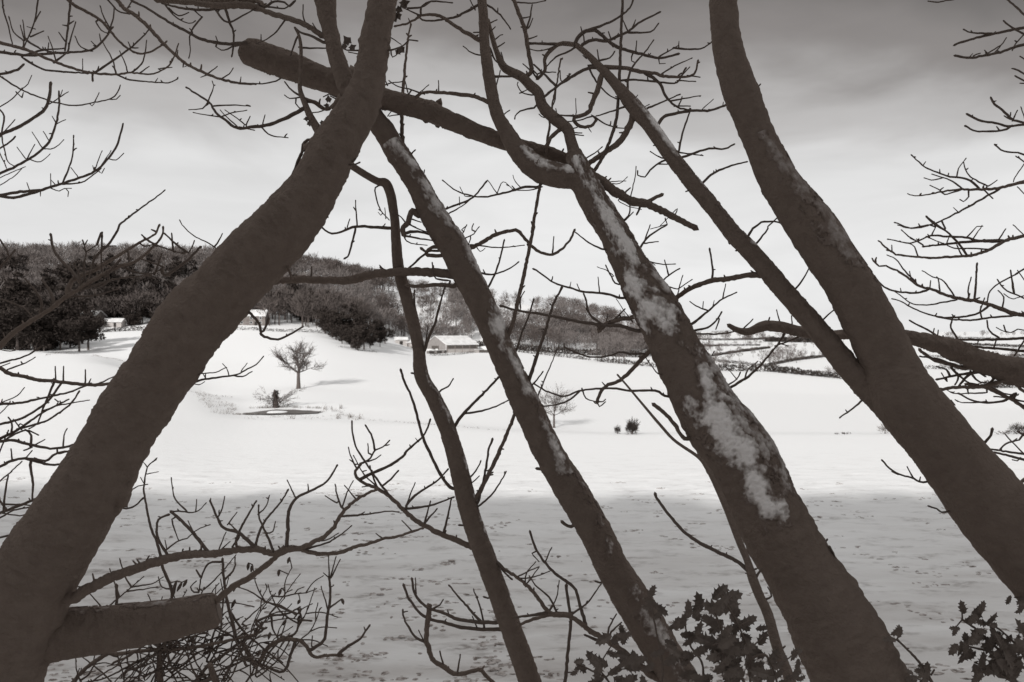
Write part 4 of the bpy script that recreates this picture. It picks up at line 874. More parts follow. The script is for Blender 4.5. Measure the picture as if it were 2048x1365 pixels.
# ------------------------------------------------------------------ the hazel tangle at the lower left
Hz = Tree("hazel_shrub", "tangled hazel shrub with catkins under the sawn limb at the lower left", "shrub", None, 41)
Hz.trunk([(250, 1700, 34), (290, 1500, 28), (330, 1390, 18)], 3.9, 3.8, "stem", n=10)
Hz.trunk([(500, 1720, 34), (470, 1500, 26), (440, 1390, 16), (420, 1330, 10)], 3.9, 3.7, "stem", n=10)
Hz.trunk([(380, 1700, 30), (330, 1500, 22), (322, 1400, 15), (318, 1290, 9)], 3.9, 3.8, "stem", n=10)
Hz.trunk([(150, 1700, 30), (90, 1500, 24), (20, 1380, 14)], 3.9, 3.8, "stem", n=10)
Hz.many("""
8-5 8:60 1340 160 1290 300 1240 420 1215 560 1190 700 1195 830 1180 960 1170 1130 1160 1300 1130 1519 1080;8-6 8:430 1365 500 1290 580 1230 640 1190;7-4 8:1180 1365 1230 1270 1330 1200 1420 1130 1519 1080 9:60 1040;8-5 8:1519 1260 9:60 1170 130 1120 230 1110 290 1140 320 1190 350 1215 440 1205 510 1205;
6-3 9:490 1195 550 1150 620 1105 650 1060 675 1025;3 9:650 1060 640 1035;6-4 9:330 1170 400 1120 415 1050 425 960 440 880 440 790 435 745;3 9:435 745 430 610;3 9:440 745 475 620;3 9:445 745 500 635;2.5 9:435 745 400 715;3 9:425 930 400 840 385 795;4 9:440 920 510 870;2.5 9:440 800 460 790;3 9:330 1150 335 1090;
6-4 9:240 1110 200 1220 180 1280 140 1305 60 1270 0 1250;5-3 9:130 1110 230 1080 260 1000 330 1000;5-3 9:0 1010 90 970 180 960 260 920;4 9:250 930 270 990 240 1060;4 9:90 970 100 1050 135 1110;
6-4 8:1380 1010 1350 900 1330 760 1320 630;4 8:1330 760 1390 690 1395 620;6-5 8:1020 860 980 720 955 650;6-5 8:690 910 690 790;3 8:610 925 600 915 530 835;3 8:640 920 710 860 780 800 855 735;3 8:710 860 650 690;3 8:780 800 740 730 710 630;3 8:780 800 900 780 970 740;3 8:760 825 935 800;3 8:1010 810 960 800 940 740;4 8:1180 830 1195 740 1240 660;3 8:1200 820 1290 740 1400 610;4 8:1190 740 1165 700;3 8:1150 830 1130 800 1165 765;
""")
hr = random.Random(99)
for i in range(190):
    x0 = hr.uniform(120, 620)
    y0 = hr.uniform(1270, 1400) if x0 < 430 else hr.uniform(1190, 1390)
    a = math.radians(hr.choice((hr.uniform(12, 50), hr.uniform(30, 80), hr.uniform(95, 160))))
    L = hr.uniform(80, 240)
    if x0 < 420: L *= 0.75
    pts, c = [(x0, y0)], a
    for k in range(4):
        c += hr.uniform(-0.30, 0.34)
        pts.append((pts[-1][0] + math.cos(c) * L / 4, pts[-1][1] - math.sin(c) * L / 4))
    p = np.array(pts)
    if p[:, 0].max() > 640 or (p[:, 1].min() < 1140 + max(0, (p[:, 0].min() - 480)) * 0.3) or ((p[:, 0] < 300) & (p[:, 1] < 1290)).any():
        continue
    e = Hz.near(p[0])
    if e[0] > 70:
        continue
    Hz.twig(p, hr.uniform(2.0, 4.6), 1.6)
    for k in (1, 2, 3):
        if hr.random() < 0.5:
            b = a + hr.choice((-1, 1)) * hr.uniform(0.4, 0.9)
            l2 = hr.uniform(20, 66)
            Hz.twig(np.array([p[k], p[k] + np.array((math.cos(b), -math.sin(b))) * l2 * 0.5 + (hr.uniform(-2, 2), 0), p[k] + np.array((math.cos(b - .2), -math.sin(b - .2))) * l2]), 2.4, 1.5)
for (px, py, L, an) in [(353, 1162, 26, 0.3), (350, 1172, 22, 0.2), (364, 1165, 20, 0.5), (374, 1160, 16, 0.5), (558, 1140, 12, 0.1), (562, 1178, 14, 0.3), (579, 1115, 12, 0.3), (598, 1232, 13, 0.1), (602, 1217, 12, 0.4), (600, 1200, 9, 0.5), (505, 1130, 14, 0.2), (497, 1126, 14, 0.1), (470, 1200, 18, 0.4), (445, 1268, 14, 0.1),
                        (515, 1255, 14, 0.3), (540, 1265, 14, 0.2), (490, 1290, 14, 0.4), (440, 1310, 14, 0.1), (520, 1300, 14, 0.3), (460, 1330, 14, 0.2), (572, 1240, 12, 0.5), (684, 1198, 11, -0.3), (470, 1170, 13, 0.2)]:
    e = Hz.near(np.array((px, py)))
    if e[0] > 30:
        continue
    if e[0] > 1:
        Hz.twig(np.array([e[1]["pix"][e[2]], (px, py)]), 2, 1.6, 0.0)
    d = float(e[1]["dep"][e[2]])
    pp = np.array([P(px - math.sin(an) * L * t, py + math.cos(an) * L * t, d) for t in (0, .25, .6, 1)])
    V, F = tube(pp, np.array((1.2, 3.0, 3.2, 1.4)) * d / FPX, 7)
    mesh("catkin", V, F, "twig", Hz.root, True, Hz.loc)

# ------------------------------------------------------------------ holly
def holly_mesh(seed):
    """stiff ovate leaf with a few hooked spines, folded along the midrib and curled"""
    r = random.Random(seed)
    curl, fold, bend = r.uniform(.05, .22), r.uniform(.05, .16), r.uniform(-.12, .12)
    side = [(0.0, .015), (.07, .10), (.13, .235), (.17, .15), (.28, .215), (.37, .32), (.41, .20), (.52, .22), (.62, .30), (.65, .165), (.75, .16), (.83, .205), (.86, .09), (.93, .05), (1.0, .0)]
    z = lambda t, w: -curl * t * t + fold * w * 3 - .25 * w * w * 3
    V = [(t, bend * t * t, z(t, 0)) for t, _ in side]
    F, n = [], len(side)
    for sg in (1, -1):
        b = len(V)
        for k, (t, w) in enumerate(side):
            w2 = w * r.uniform(.85, 1.15)
            V.append((t + (.03 if w > .2 else 0), bend * t * t + sg * w2, z(t, w2) + (.05 * r.uniform(-1, 1) if w > .2 else 0)))
        for k in range(n - 1):
            F.append([k, k + 1, b + k + 1, b + k] if sg > 0 else [k + 1, k, b + k, b + k + 1])
    m_ = bpy.data.meshes.new("leaf")
    m_.from_pydata(V, [], F)
    m_.materials.append(M["holly"])
    return m_
HM = [holly_mesh(s) for s in range(9)]

def holly(label, depth, stems, blobs, seed, foot):
    T = Tree("holly_bush", label, "holly", "holly bushes along the bank", seed)
    r = random.Random(seed)
    T.trunk(foot, depth + 0.15, depth, "stem", n=9, ground=True)
    for s in stems:
        T.twig(np.array(s[1]), s[0], s[0] * 0.6)
    for (cx, cy, n, spread, size) in blobs:
        for k in range(max(1, int(n * 0.9))):
            px, py = cx + r.gauss(0, spread * 1.15), cy + r.gauss(0, spread)
            d = depth + r.uniform(-0.08, 0.10)
            e = T.near(np.array((px, py)))
            src = e[1]["pix"][e[2]]
            an = math.atan2(-(py - src[1]), px - src[0]) + r.uniform(-0.9, 0.9) if n > 1 else r.uniform(0.5, 2.5)
            o = bpy.data.objects.new("leaf", r.choice(HM))
            C.objects.link(o)
            o.parent = T.root
            c = P(px, py, d) - T.loc
            s = size * 0.9 / FPX * d * r.uniform(.8, 1.2)
            ax = Vector((math.cos(an), r.uniform(-.5, .3), math.sin(an))).normalized()
            nr = Vector((r.uniform(-.5, .5), -1, r.uniform(-.3, .8)))
            nr = (nr - ax * nr.dot(ax)).normalized()
            yv = nr.cross(ax)
            from_m = __import__("mathutils").Matrix(((ax.x, yv.x, nr.x), (ax.y, yv.y, nr.y), (ax.z, yv.z, nr.z))).to_4x4()
            o.matrix_local = __import__("mathutils").Matrix.Translation(Vector(c.tolist()) - ax * s * 0.5) @ from_m @ __import__("mathutils").Matrix.Scale(s, 4)
            # short leaf stalk back to the nearest shoot
            if np.linalg.norm(src - (px, py)) < 75 and k % 2 == 0:
                T.twig(np.array([src, (px, py)]), 2.6, 1.8, 0.0, "stalk")
    return T
holly("holly shoots with spiny leaves between the streaked trunk and the snowy trunk", 2.25,
      [(6, [(1500, 1400), (1470, 1330), (1450, 1280), (1430, 1225)]), (5, [(1500, 1400), (1500, 1320), (1485, 1270), (1463, 1225), (1440, 1190)]), (5, [(1410, 1400), (1405, 1330), (1380, 1290), (1370, 1250)]), (4, [(1380, 1290), (1395, 1260), (1408, 1230)]),
       (5, [(1330, 1400), (1325, 1330), (1310, 1250), (1300, 1190)]), (5, [(1240, 1400), (1215, 1360), (1190, 1345), (1150, 1325)]), (4, [(1215, 1360), (1195, 1335)]), (5, [(1560, 1400), (1550, 1350), (1530, 1310)]), (4, [(1450, 1330), (1446, 1300), (1445, 1275)])],
      [(1425, 1200, 5, 15, 52), (1452, 1215, 4, 13, 46), (1490, 1232, 3, 9, 34), (1450, 1253, 3, 12, 50), (1510, 1262, 6, 14, 40), (1380, 1240, 5, 12, 40), (1362, 1262, 5, 13, 40), (1395, 1225, 3, 8, 34), (1385, 1300, 6, 15, 42), (1430, 1300, 6, 15, 44), (1470, 1290, 9, 18, 46), (1500, 1310, 10, 18, 46), (1460, 1340, 11, 20, 48),
       (1520, 1345, 8, 18, 44), (1310, 1195, 3, 8, 36), (1322, 1225, 4, 9, 34), (1340, 1300, 4, 15, 36), (1395, 1345, 5, 14, 40), (1222, 1275, 4, 10, 36), (1245, 1280, 4, 9, 34), (1225, 1310, 3, 10, 34), (1180, 1330, 5, 13, 40), (1150, 1318, 3, 8, 30), (1155, 1345, 3, 9, 28), (1240, 1345, 10, 20, 40), (1275, 1320, 5, 14, 40), (1290, 1355, 5, 14, 40), (1200, 1360, 4, 12, 36),
       (1560, 1340, 7, 15, 34), (1585, 1325, 5, 12, 28), (1600, 1350, 5, 12, 28)], 51, [(1440, 1700, 30), (1445, 1500, 22), (1450, 1400, 12)])
holly("holly sprig rising from the snowy trunk's right foot", 2.35, [(6, [(1880, 1395), (1850, 1340), (1825, 1310), (1795, 1280)]), (4, [(1850, 1340), (1862, 1350), (1868, 1340)])],
      [(1797, 1263, 3, 5, 30), (1788, 1278, 2, 6, 26), (1860, 1340, 6, 9, 28), (1838, 1352, 5, 10, 26), (1815, 1355, 4, 8, 24)], 52, [(1960, 1700, 16), (1930, 1500, 12), (1890, 1410, 7)])
holly("holly bush with spiny leaves in the lower right corner", 2.5,
      [(6, [(2120, 1400), (2060, 1345), (2010, 1310), (1960, 1265), (1925, 1240)]), (5, [(2010, 1310), (1965, 1300), (1925, 1290)]), (5, [(2060, 1345), (2040, 1300), (2000, 1260), (1975, 1250)]), (5, [(2090, 1370), (2030, 1365), (1985, 1340), (1950, 1325)]), (5, [(2040, 1300), (2060, 1250), (2050, 1200), (2030, 1195)])],
      [(1940, 1228, 4, 9, 36), (1958, 1225, 3, 7, 30), (1975, 1258, 5, 11, 34), (2000, 1265, 6, 12, 38), (1918, 1262, 3, 6, 22), (1925, 1290, 4, 8, 34), (1945, 1275, 4, 9, 36), (1970, 1290, 5, 11, 38), (2010, 1285, 6, 13, 40), (1935, 1320, 4, 9, 36), (1965, 1330, 6, 12, 40), (2000, 1320, 7, 13, 40), (2035, 1300, 7, 13, 42), (2040, 1340, 9, 15, 42), (2005, 1355, 7, 14, 40), (2038, 1255, 4, 9, 44), (2040, 1215, 4, 7, 26), (2025, 1205, 3, 6, 24)], 53, [(2220, 1700, 26), (2180, 1500, 20), (2130, 1410, 12)])
for o in C.objects:
    if o.name.startswith("holly_bush") and "group" in o: del o["group"]

# ------------------------------------------------------------------ far trees
def blade_mesh(P0, P1, w):
    """thin flat slivers from P0 to P1"""
    P0, P1, w = np.asarray(P0), np.asarray(P1), np.asarray(w)
    ax = P1 - P0
    side = np.cross(ax, rng.normal(size=ax.shape))
    side /= np.linalg.norm(side, axis=1)[:, None] + 1e-9
    a = P0 + side * w[:, None] / 2
    b = P0 - side * w[:, None] / 2
    c = P1 - side * w[:, None] / 4
    d = P1 + side * w[:, None] / 4
    V = np.stack([a, b, c, d], 1).reshape(-1, 3)
    F = np.arange(len(P0) * 4).reshape(-1, 4)
    return V, F

def grow(seed, height, spread=1.0, trunk_frac=0.3, levels=4, kids=(5, 5, 4, 4), thick=0.03, droop=0.0, lean=0.0, fine=1.0):
    """a bare broadleaf tree: trunk tube and crown of branches; returns (trunk V,F),(crown V,F), height along z from 0"""
    r = np.random.default_rng(seed)
    h0 = height * trunk_frac
    tp = np.array([(0, 0, -0.3), (lean * .2, 0, h0 * .3), (lean * .5, r.normal() * .03 * h0, h0 * .7), (lean, 0, h0)])
    tr = np.array((1.35, 1.0, 0.85, 0.8)) * thick * height
    TV, TF = world_tube(tp, tr, 8)
    segs = []
    def rec(p, d, L, rad, lv):
        q = p
        dd = d
        for s in range(3):
            dd = dd + r.normal(size=3) * 0.16 + np.array((0, 0, 0.10 - droop * lv * 0.1))
            dd /= np.linalg.norm(dd)
            q2 = q + dd * L / 3
            segs.append((q, q2, rad * (1 - 0.22 * s), rad * (1 - 0.22 * (s + 1)), lv))
            q = q2
            if lv < levels and s >= (0 if lv else 1):
                for _ in range(kids[lv] // 2 if s < 2 else kids[lv] - kids[lv] // 2):
                    a = dd + r.normal(size=3) * 0.62
                    a[0] *= 1 + 0.2 * (spread - 1); a[1] *= 1 + 0.2 * (spread - 1)
                    a[2] = a[2] * 0.85 + 0.12
                    a /= np.linalg.norm(a)
                    rec(q, a, L * r.uniform(0.5, 0.74), rad * 0.5, lv + 1)
    top = tp[-1]
    hl = (height - h0)
    for k in range(kids[0]):
        a = 2 * math.pi * (k + r.uniform(-.3, .3)) / kids[0]
        e = r.uniform(0.25, 1.2)
        d = np.array((math.cos(a) * math.cos(e) * spread, math.sin(a) * math.cos(e) * spread, math.sin(e)))
        d /= np.linalg.norm(d)
        rec(top - np.array((0, 0, r.uniform(0, .15) * h0)), d, hl * r.uniform(.42, .56), tr[-1] * 0.52, 1)
    rec(top, np.array((0.05, 0, 1.0)), hl * 0.5, tr[-1] * 0.7, 1)
    S = np.array([(*a, *b, c, d) for a, b, c, d, _ in segs])
    A0, A1, ra, rb = S[:, :3], S[:, 3:6], S[:, 6], S[:, 7]
    ra, rb = np.maximum(ra, 0.012 * fine), np.maximum(rb, 0.010 * fine)
    ax = A1 - A0
    ax /= np.linalg.norm(ax, axis=1)[:, None]
    s1 = np.cross(ax, r.normal(size=ax.shape)); s1 /= np.linalg.norm(s1, axis=1)[:, None]
    s2 = np.cross(ax, s1)
    V, n = [], 3
    for P_, R_ in ((A0, ra), (A1, rb)):
        for k in range(n):
            t = 2 * math.pi * k / n
            V.append(P_ + R_[:, None] * (math.cos(t) * s1 + math.sin(t) * s2))
    V = np.stack(V, 1).reshape(-1, 3)
    b = np.arange(len(segs))[:, None] * 6
    F = np.concatenate([np.concatenate([b + k, b + (k + 1) % 3, b + 3 + (k + 1) % 3, b + 3 + k], 1) for k in range(3)])
    return (TV, TF), (V, F)

def world_tube(pos, rad, n):
    pos = np.asarray(pos, float)
    t = np.gradient(pos, axis=0)
    t /= np.linalg.norm(t, axis=1)[:, None]
    ref = np.array((0.0, 1.0, 0.02))
    l = np.cross(t, ref); l /= np.linalg.norm(l, axis=1)[:, None]
    v = np.cross(l, t)
    th = np.linspace(0, 2 * math.pi, n, endpoint=False)
    V = (pos[:, None] + rad[:, None, None] * (np.cos(th)[None, :, None] * l[:, None] + np.sin(th)[None, :, None] * v[:, None])).reshape(-1, 3)
    F = [[i * n + j, i * n + (j + 1) % n, (i + 1) * n + (j + 1) % n, (i + 1) * n + j] for i in range(len(pos) - 1) for j in range(n)]
    return V, F

def bare_tree(name, at, label, cat, group, seed, height, material="far_bark", **k):
    e = empty(name, at.tolist() if hasattr(at, "tolist") else at, label, cat, group)
    (tv, tf), (cv, cf_) = grow(seed, height, **k)
    zmax = cv[:, 2].max()
    f = height / zmax
    mesh("trunk", tv * f, tf, material, e, True)
    mesh("crown", cv * f, cf_, material, e)
    return e

# the lone tree in the middle field, and the others that stand apart
bare_tree("field_tree", pick(597, 778, 120), "lone bare spreading tree with a long shadow in the middle of the field", "tree", None, 4, 11.5, spread=1.5, trunk_frac=0.33, thick=0.04, kids=(6, 5, 4, 4), fine=1.0)
bare_tree("field_tree", pick(1108, 856, 88), "bare rounded tree half hidden behind the streaked trunk, beyond the field edge", "tree", None, 12, 6.6, spread=1.3, trunk_frac=0.3, thick=0.025, fine=0.8)

# ivy-clad pollard by the pond
st = pick(553, 816, 112)
e = empty("ivy_stump_tree", st.tolist(), "short ivy-clad stump of a tree with low side branches at the pond", "tree")
V, F = world_tube([(0, 0, -.3), (-.1, 0, .6), (-.15, 0, 1.6), (-.3, 0, 2.5), (-.35, 0, 3.0)], np.array((.55, .4, .34, .3, .08)), 10)
mesh("trunk", V, F, "far_bark", e, True)
c0 = np.column_stack([rng.normal(0, .26, 900) - .15, rng.normal(0, .26, 900), rng.uniform(0, 2.9, 900)])
V, F = blade_mesh(c0, c0 + rng.normal(size=(900, 3)) * .14, np.full(900, .13))
mesh("ivy", V, F, "ever", e)
bs, be = [], []
for k in range(16):
    sg = 1 if k % 5 < 3 else -1
    p = np.array((0, rng.uniform(-.3, .3), rng.uniform(.5, 1.5)))
    d = np.array((sg * 1.0, rng.normal() * .5, rng.uniform(.05, .55)))
    for s in range(5):
        q = p + d * rng.uniform(.35, .6)
        bs.append(p); be.append(q)
        for _ in range(5):
            u = q + rng.normal(size=3) * .3 + d * .4
            bs.append(q); be.append(u)
            bs.append(u); be.append(u + rng.normal(size=3) * .22 + np.array((0, 0, .1)))
        p = q
        d = d + rng.normal(size=3) * .22
V, F = blade_mesh(bs, be, np.full(len(bs), .05))
mesh("branches", V, F, "far_bark", e)

# pond with its snow-covered island
def pond_pts(z, pts):
    return [((px - 1024) / FPX * (CAMZ - z) * FPX / (row - HROW), (CAMZ - z) * FPX / (row - HROW), z) for px, row in pts]
PZ = -0.33
pp = [(468, 829.4), (488, 826.2), (502, 825.2), (522, 822.4), (534, 821.2), (552, 819.2), (571, 819.8), (588, 819.4), (604, 821.0), (622, 821.2), (640, 823.6), (634, 826.2), (618, 826.8), (596, 828.2), (566, 828.4), (540, 829.2), (512, 829.0), (492, 829.9)]
_pp = [(462, 829.5), (490, 823), (512, 819.5), (545, 816.5), (580, 816.5), (606, 817.5), (626, 820), (639, 823), (630, 827), (610, 829.0), (570, 830), (520, 830.5), (485, 830.5)]
pv = pond_pts(PZ, pp)
po = mesh("pond_water", pv, [list(range(len(pv)))[::-1]], "water")
tag(po, "dark open water of the small pond", None, None, "structure")
iv = []
ic = np.mean(pond_pts(PZ, [(531, 824.6), (575, 824.6)]), axis=0)
for k in range(3):
    for j in range(20):
        a = 2 * math.pi * j / 20
        s = (1, .8, .35)[k] * (1 + .08 * math.sin(3 * a + 1))
        iv.append((ic[0] + 1.75 * s * math.cos(a), ic[1] + 1.7 * s * math.sin(a), PZ - .05 + (0, .14, .2)[k]))
iv.append((ic[0], ic[1], PZ + .17))
iff = [[k * 20 + j, k * 20 + (j + 1) % 20, (k + 1) * 20 + (j + 1) % 20, (k + 1) * 20 + j] for k in range(2) for j in range(20)] + [[40 + j, 40 + (j + 1) % 20, 60] for j in range(20)]
tag(mesh("snow_island", iv, iff, ground.data.materials[0], None, True), "low white snow covered island in the pond", "island")

# dead grass and reeds round the pond and along the field edge
gs, ge, gw = [], [], []
def tuft(px, row, n, h, dmin=85, sp=0.25):
    c = pick(px, row, dmin)
    for _ in range(n):
        b = c + np.array((rng.normal() * sp, rng.normal() * sp, -.03))
        gs.append(b); ge.append(b + np.array((rng.normal() * .12, rng.normal() * .12, h * rng.uniform(.5, 1.1)))); gw.append(.035)
for _ in range(150):
    px = rng.uniform(395, 470)
    tuft(px, 783 + (px - 395) * 0.42 + rng.uniform(-4, 36) * (1 - abs(px - 430) / 60), 4, .35, 96, .3)
for _ in range(60):
    px = rng.uniform(500, 640); tuft(px, 815.5 + abs(px - 570) * .03, 6, .45, 108, .2)
for _ in range(120):
    px = rng.uniform(466, 645); tuft(px, np.interp(px, [466, 520, 600, 645], [829.5, 829.5, 828.3, 825]), 8, .28, 100, .3)
for _ in range(55):
    px = rng.uniform(490, 680); tuft(px, 832 + rng.uniform(0, 8), 3, .3, 90, .25)
for _ in range(45):
    px = rng.uniform(640, 720); tuft(px, 812 + (px - 640) * .33 + rng.uniform(-4, 6), 4, .4, 100, .3)
for px, row in [(681, 818), (676, 838), (700, 836), (585, 838), (650, 820), (720, 838)]:
    tuft(px, row, 26, .8, 96, .18)
for _ in range(110):
    px = rng.uniform(700, 1010); tuft(px, np.interp(px, [700, 850, 1010], [838, 849, 862]), 2, .18, 84, .5)
V, F = blade_mesh(gs, ge, np.array(gw))
tag(mesh("dead_grass", V, F, "grass"), "dead grass and reeds poking through the snow by the pond", "grass", None, "stuff")

# crumbs of soil and stubble in the shaded strip under the bank
cs, cf2 = [], []
ico_v = np.array([(0, 0, 1), (.89, 0, .45), (.28, .85, .45), (-.72, .53, .45), (-.72, -.53, .45), (.28, -.85, .45), (.9, .5, -.4), (-.3, .95, -.4), (-1, 0, -.4), (-.3, -.95, -.4), (.9, -.5, -.4)])
ico_f = np.array([(0, 1, 2), (0, 2, 3), (0, 3, 4), (0, 4, 5), (0, 5, 1), (1, 6, 2), (2, 7, 3), (3, 8, 4), (4, 9, 5), (5, 10, 1), (2, 6, 7), (3, 7, 8), (4, 8, 9), (5, 9, 10), (1, 10, 6)])
nb = 0
for _ in range(1500):
    y = 22 + 34 * rng.random() ** 2.4
    x = rng.uniform(-0.8, 0.8) * y
    if fbm(np.array(x * .35), np.array(y * .5), 5, 2) < 0.5:
        continue
    for _k in range(rng.integers(2, 7)):
        xx, yy = x + rng.normal() * .28, y + rng.normal() * .13
        s = np.array((rng.uniform(.05, .22), rng.uniform(.04, .13), rng.uniform(.008, .035)))
        cs.append(ico_v * s * rng.uniform(.7, 1.3, ico_v.shape) + (xx, yy, float(gz(xx, yy)) + float(micro(np.array(xx), np.array(yy))) - .005))
        cf2.append(ico_f + nb); nb += len(ico_v)
tag(mesh("soil_clods", np.vstack(cs), np.vstack(cf2), "clod"), "dark crumbs of soil showing through the shaded snow", "soil", None, "stuff")

# bushes on the field edge
def bush(px, row, w, h, label, dmin=70, material="hedge", n=700, name="bush", group=None):
    c = pick(px, row, dmin)
    d = c[1]
    W, H = w / FPX * d, h / FPX * d
    e = empty(name, c.tolist(), label, "bush", group)
    V, F = world_tube([(0, 0, -.2), (0.02, 0, H * .2), (0, .02, H * .45)], np.array((.07, .05, .02)) * max(.4, H), 6)
    mesh("stem", V, F, "far_bark", e, True)
    u = rng.normal(size=(n, 3)); u /= np.linalg.norm(u, axis=1)[:, None]
    rr = rng.random(n) ** .45 * (.75 + .45 * np.sin(np.arctan2(u[:, 1], u[:, 0]) * 3 + px) * u[:, 2] + .25 * np.abs(u[:, 2]))
    b = np.column_stack([u[:, 0] * W / 2 * rr, u[:, 1] * W / 2 * rr, H * .5 + u[:, 2] * H * .5 * rr])
    t = b + (b - (0, 0, H * .15)) * .28 + rng.normal(size=(n, 3)) * H * .07
    V, F = blade_mesh(b, t, np.full(n, .035 * max(.6, H)))
    mesh("crown", V, F, material, e)
    return e
bush(1235, 868, 14, 14, "small dark bush beside a bigger round one on the field edge", 78)
bush(1264, 869, 26, 25, "round dark bush standing on the white field edge", 78, n=1400)
bush(1770, 868, 30, 17, "pale twiggy bush on the field edge beside the forked tree", 78, "far_bark_pale", 350)
bush(2040, 868, 40, 18, "dark bush on the field edge at the right border", 78, n=900)

# ------------------------------------------------------------------ hedges
def hedge(pts, hpx, label, dmin=150, material="hedge", dens=1.0, wid=1.6, cat="hedge"):
    g = [pick(a, b, dmin) for a, b in pts]
    e = None
    P0, P1, W = [], [], []
    for a, b in zip(g[:-1], g[1:]):
        L = np.linalg.norm(b - a)
        hh = hpx / FPX * (a[1] + b[1]) / 2
        n = int(min(5000, max(60, L * 17 * dens)))
        t = rng.random(n)
        base = a + (b - a) * t[:, None]
        top = hh * (0.55 + 0.75 * fbm(t * L / 6, np.zeros(n) + 3.3, int(abs(a[0])), 3))
        base = base + np.column_stack([rng.normal(0, wid * .25, n), rng.normal(0, wid * .25, n), rng.random(n) * top])
        base[:, 2] += gz(base[:, 0], base[:, 1]) - (a + (b - a) * t[:, None])[:, 2]
        P0.append(base)
        P1.append(base + np.column_stack([rng.normal(0, hh * .22, n), rng.normal(0, hh * .22, n), rng.random(n) * hh * .3]))
        W.append(np.full(n, max(.12, hh * .17)))
    V, F = blade_mesh(np.vstack(P0), np.vstack(P1), np.concatenate(W))
    o = mesh("hedge", V, F, material, None, False, g[0])
    o.location = g[0].tolist()
    tag(o, label, cat, "hedges between the snowy fields")
    return o
hedge([(1030, 704), (1100, 712), (1180, 721)], 7, "low hedge left of the gateway beyond the middle field", 250)
hedge([(1190, 723), (1260, 730), (1330, 737), (1420, 741)], 9, "low hedge right of the gateway, under the pale birches", 250)
hedge([(1420, 742), (1480, 743), (1540, 744), (1600, 750), (1700, 760), (1760, 766)], 12, "thick dark hedge sloping down right behind the snowy trunk", 200, dens=1.6)
hedge([(1536, 734), (1560, 728), (1590, 722), (1655, 714)], 6, "curved hedge bounding the small white field beside the slim stem", 300)
hedge([(1430, 712), (1480, 705), (1540, 697)], 5, "hedge of the upper field left of the slim stem", 400)
hedge([(1420, 722), (1500, 731), (1536, 734)], 6, "hedge joining the curved one from the left", 300)
hedge([(1530, 684), (1580, 685), (1640, 686)], 9, "dark belt of scrub below the horizon behind the slim stem", 600, dens=2)
hedge([(1855, 716), (1920, 717), (1980, 716), (2060, 714)], 6, "hedge just below the heavy bough at the right border", 300)
hedge([(1850, 738), (1920, 741), (2000, 746), (2060, 748)], 7, "hedge under the heavy bough, second up from the white slope", 220)
hedge([(1960, 778), (2010, 776), (2070, 776)], 14, "lowest hedge at the right border beyond the white slope", 150, dens=1.6)
hedge([(1780, 684), (1880, 688), (1960, 692), (2060, 696)], 5, "long thin hedge below the horizon right of the forked tree", 600)
hedge([(1800, 676), (1900, 678), (2060, 680)], 4, "farthest hedge line under the horizon at the right", 1200, dens=.6)
hedge([(1380, 680), (1480, 681), (1620, 678)], 4, "far thin hedge across the slopes behind the snowy trunk", 900, dens=.7)
hedge([(1380, 690), (1440, 693), (1520, 692)], 4, "thin hedge with gaps midway up the far slopes", 600, dens=.8)
hedge([(1670, 869), (1700, 869)], 4, "short strip of low scrub on the field edge", 78, wid=.5)
hedge([(1995, 870), (2062, 869)], 7, "low scrub along the field edge at the right border", 78, wid=.8)
hedge([(470, 660), (560, 664), (650, 668), (680, 670)], 6, "dark hedge along the top of the bright field", 200, dens=1.2)
hedge([(860, 712), (905, 711), (950, 706)], 4, "low scrub in front of the barn yard", 300, dens=.8)
hedge([(955, 695), (1030, 700), (1100, 706), (1180, 711), (1290, 716)], 12, "dark scrubby foot of the wood above the long white strip", 300, dens=1.6, wid=4)
hedge([(150, 668), (205, 665), (260, 662), (300, 661)], 9, "dark hedge under the half hidden houses at the left", 190, dens=1.5)
hedge([(675, 694), (720, 702), (755, 706)], 4, "strip of rough scrub at the foot of the dark evergreens", 200, "hedge" if False else "hedge", .8)
hedge([(90, 712), (190, 712), (260, 730), (300, 748), (400, 788), (465, 810)], 2.5, "thin field boundary curling down from the evergreens at the left", 130, "grass", .4, .5)

# ------------------------------------------------------------------ bare trees along hedges and on the ridge
protos = {}
def far_tree(px, row, hpx, label, group, dmin=200, on_ridge=False, material="far_bark", sp=1.2):
    at = ridge(px) if on_ridge else pick(px, row, dmin)
    H = hpx / FPX * at[1]
    key = (rnd.randrange(5), material, sp)
    if key not in protos:
        (tv, tf), (cv, cf_) = grow(60 + key[0], 10.0, spread=sp, trunk_frac=.24, kids=(5, 4, 4, 4), levels=3, thick=.022, fine=3.4)
        f = 10.0 / cv[:, 2].max()
        a = mesh("trunk", tv * f, tf, material); b = mesh("crown", cv * f, cf_, material)
        protos[key] = (a.data, b.data)
        bpy.data.objects.remove(a); bpy.data.objects.remove(b)
    e = empty("bare_tree", (at[0], at[1], at[2] - .1), label, "tree", group)
    s = H / 10.0
    e.scale = (s, s, s)
    e.rotation_euler = (0, 0, rnd.uniform(0, 6.28))
    for nm, m_ in zip(("trunk", "crown"), protos[key]):
        o = bpy.data.objects.new(nm, m_); C.objects.link(o); o.parent = e
    return e
rg = "bare trees along the skyline"
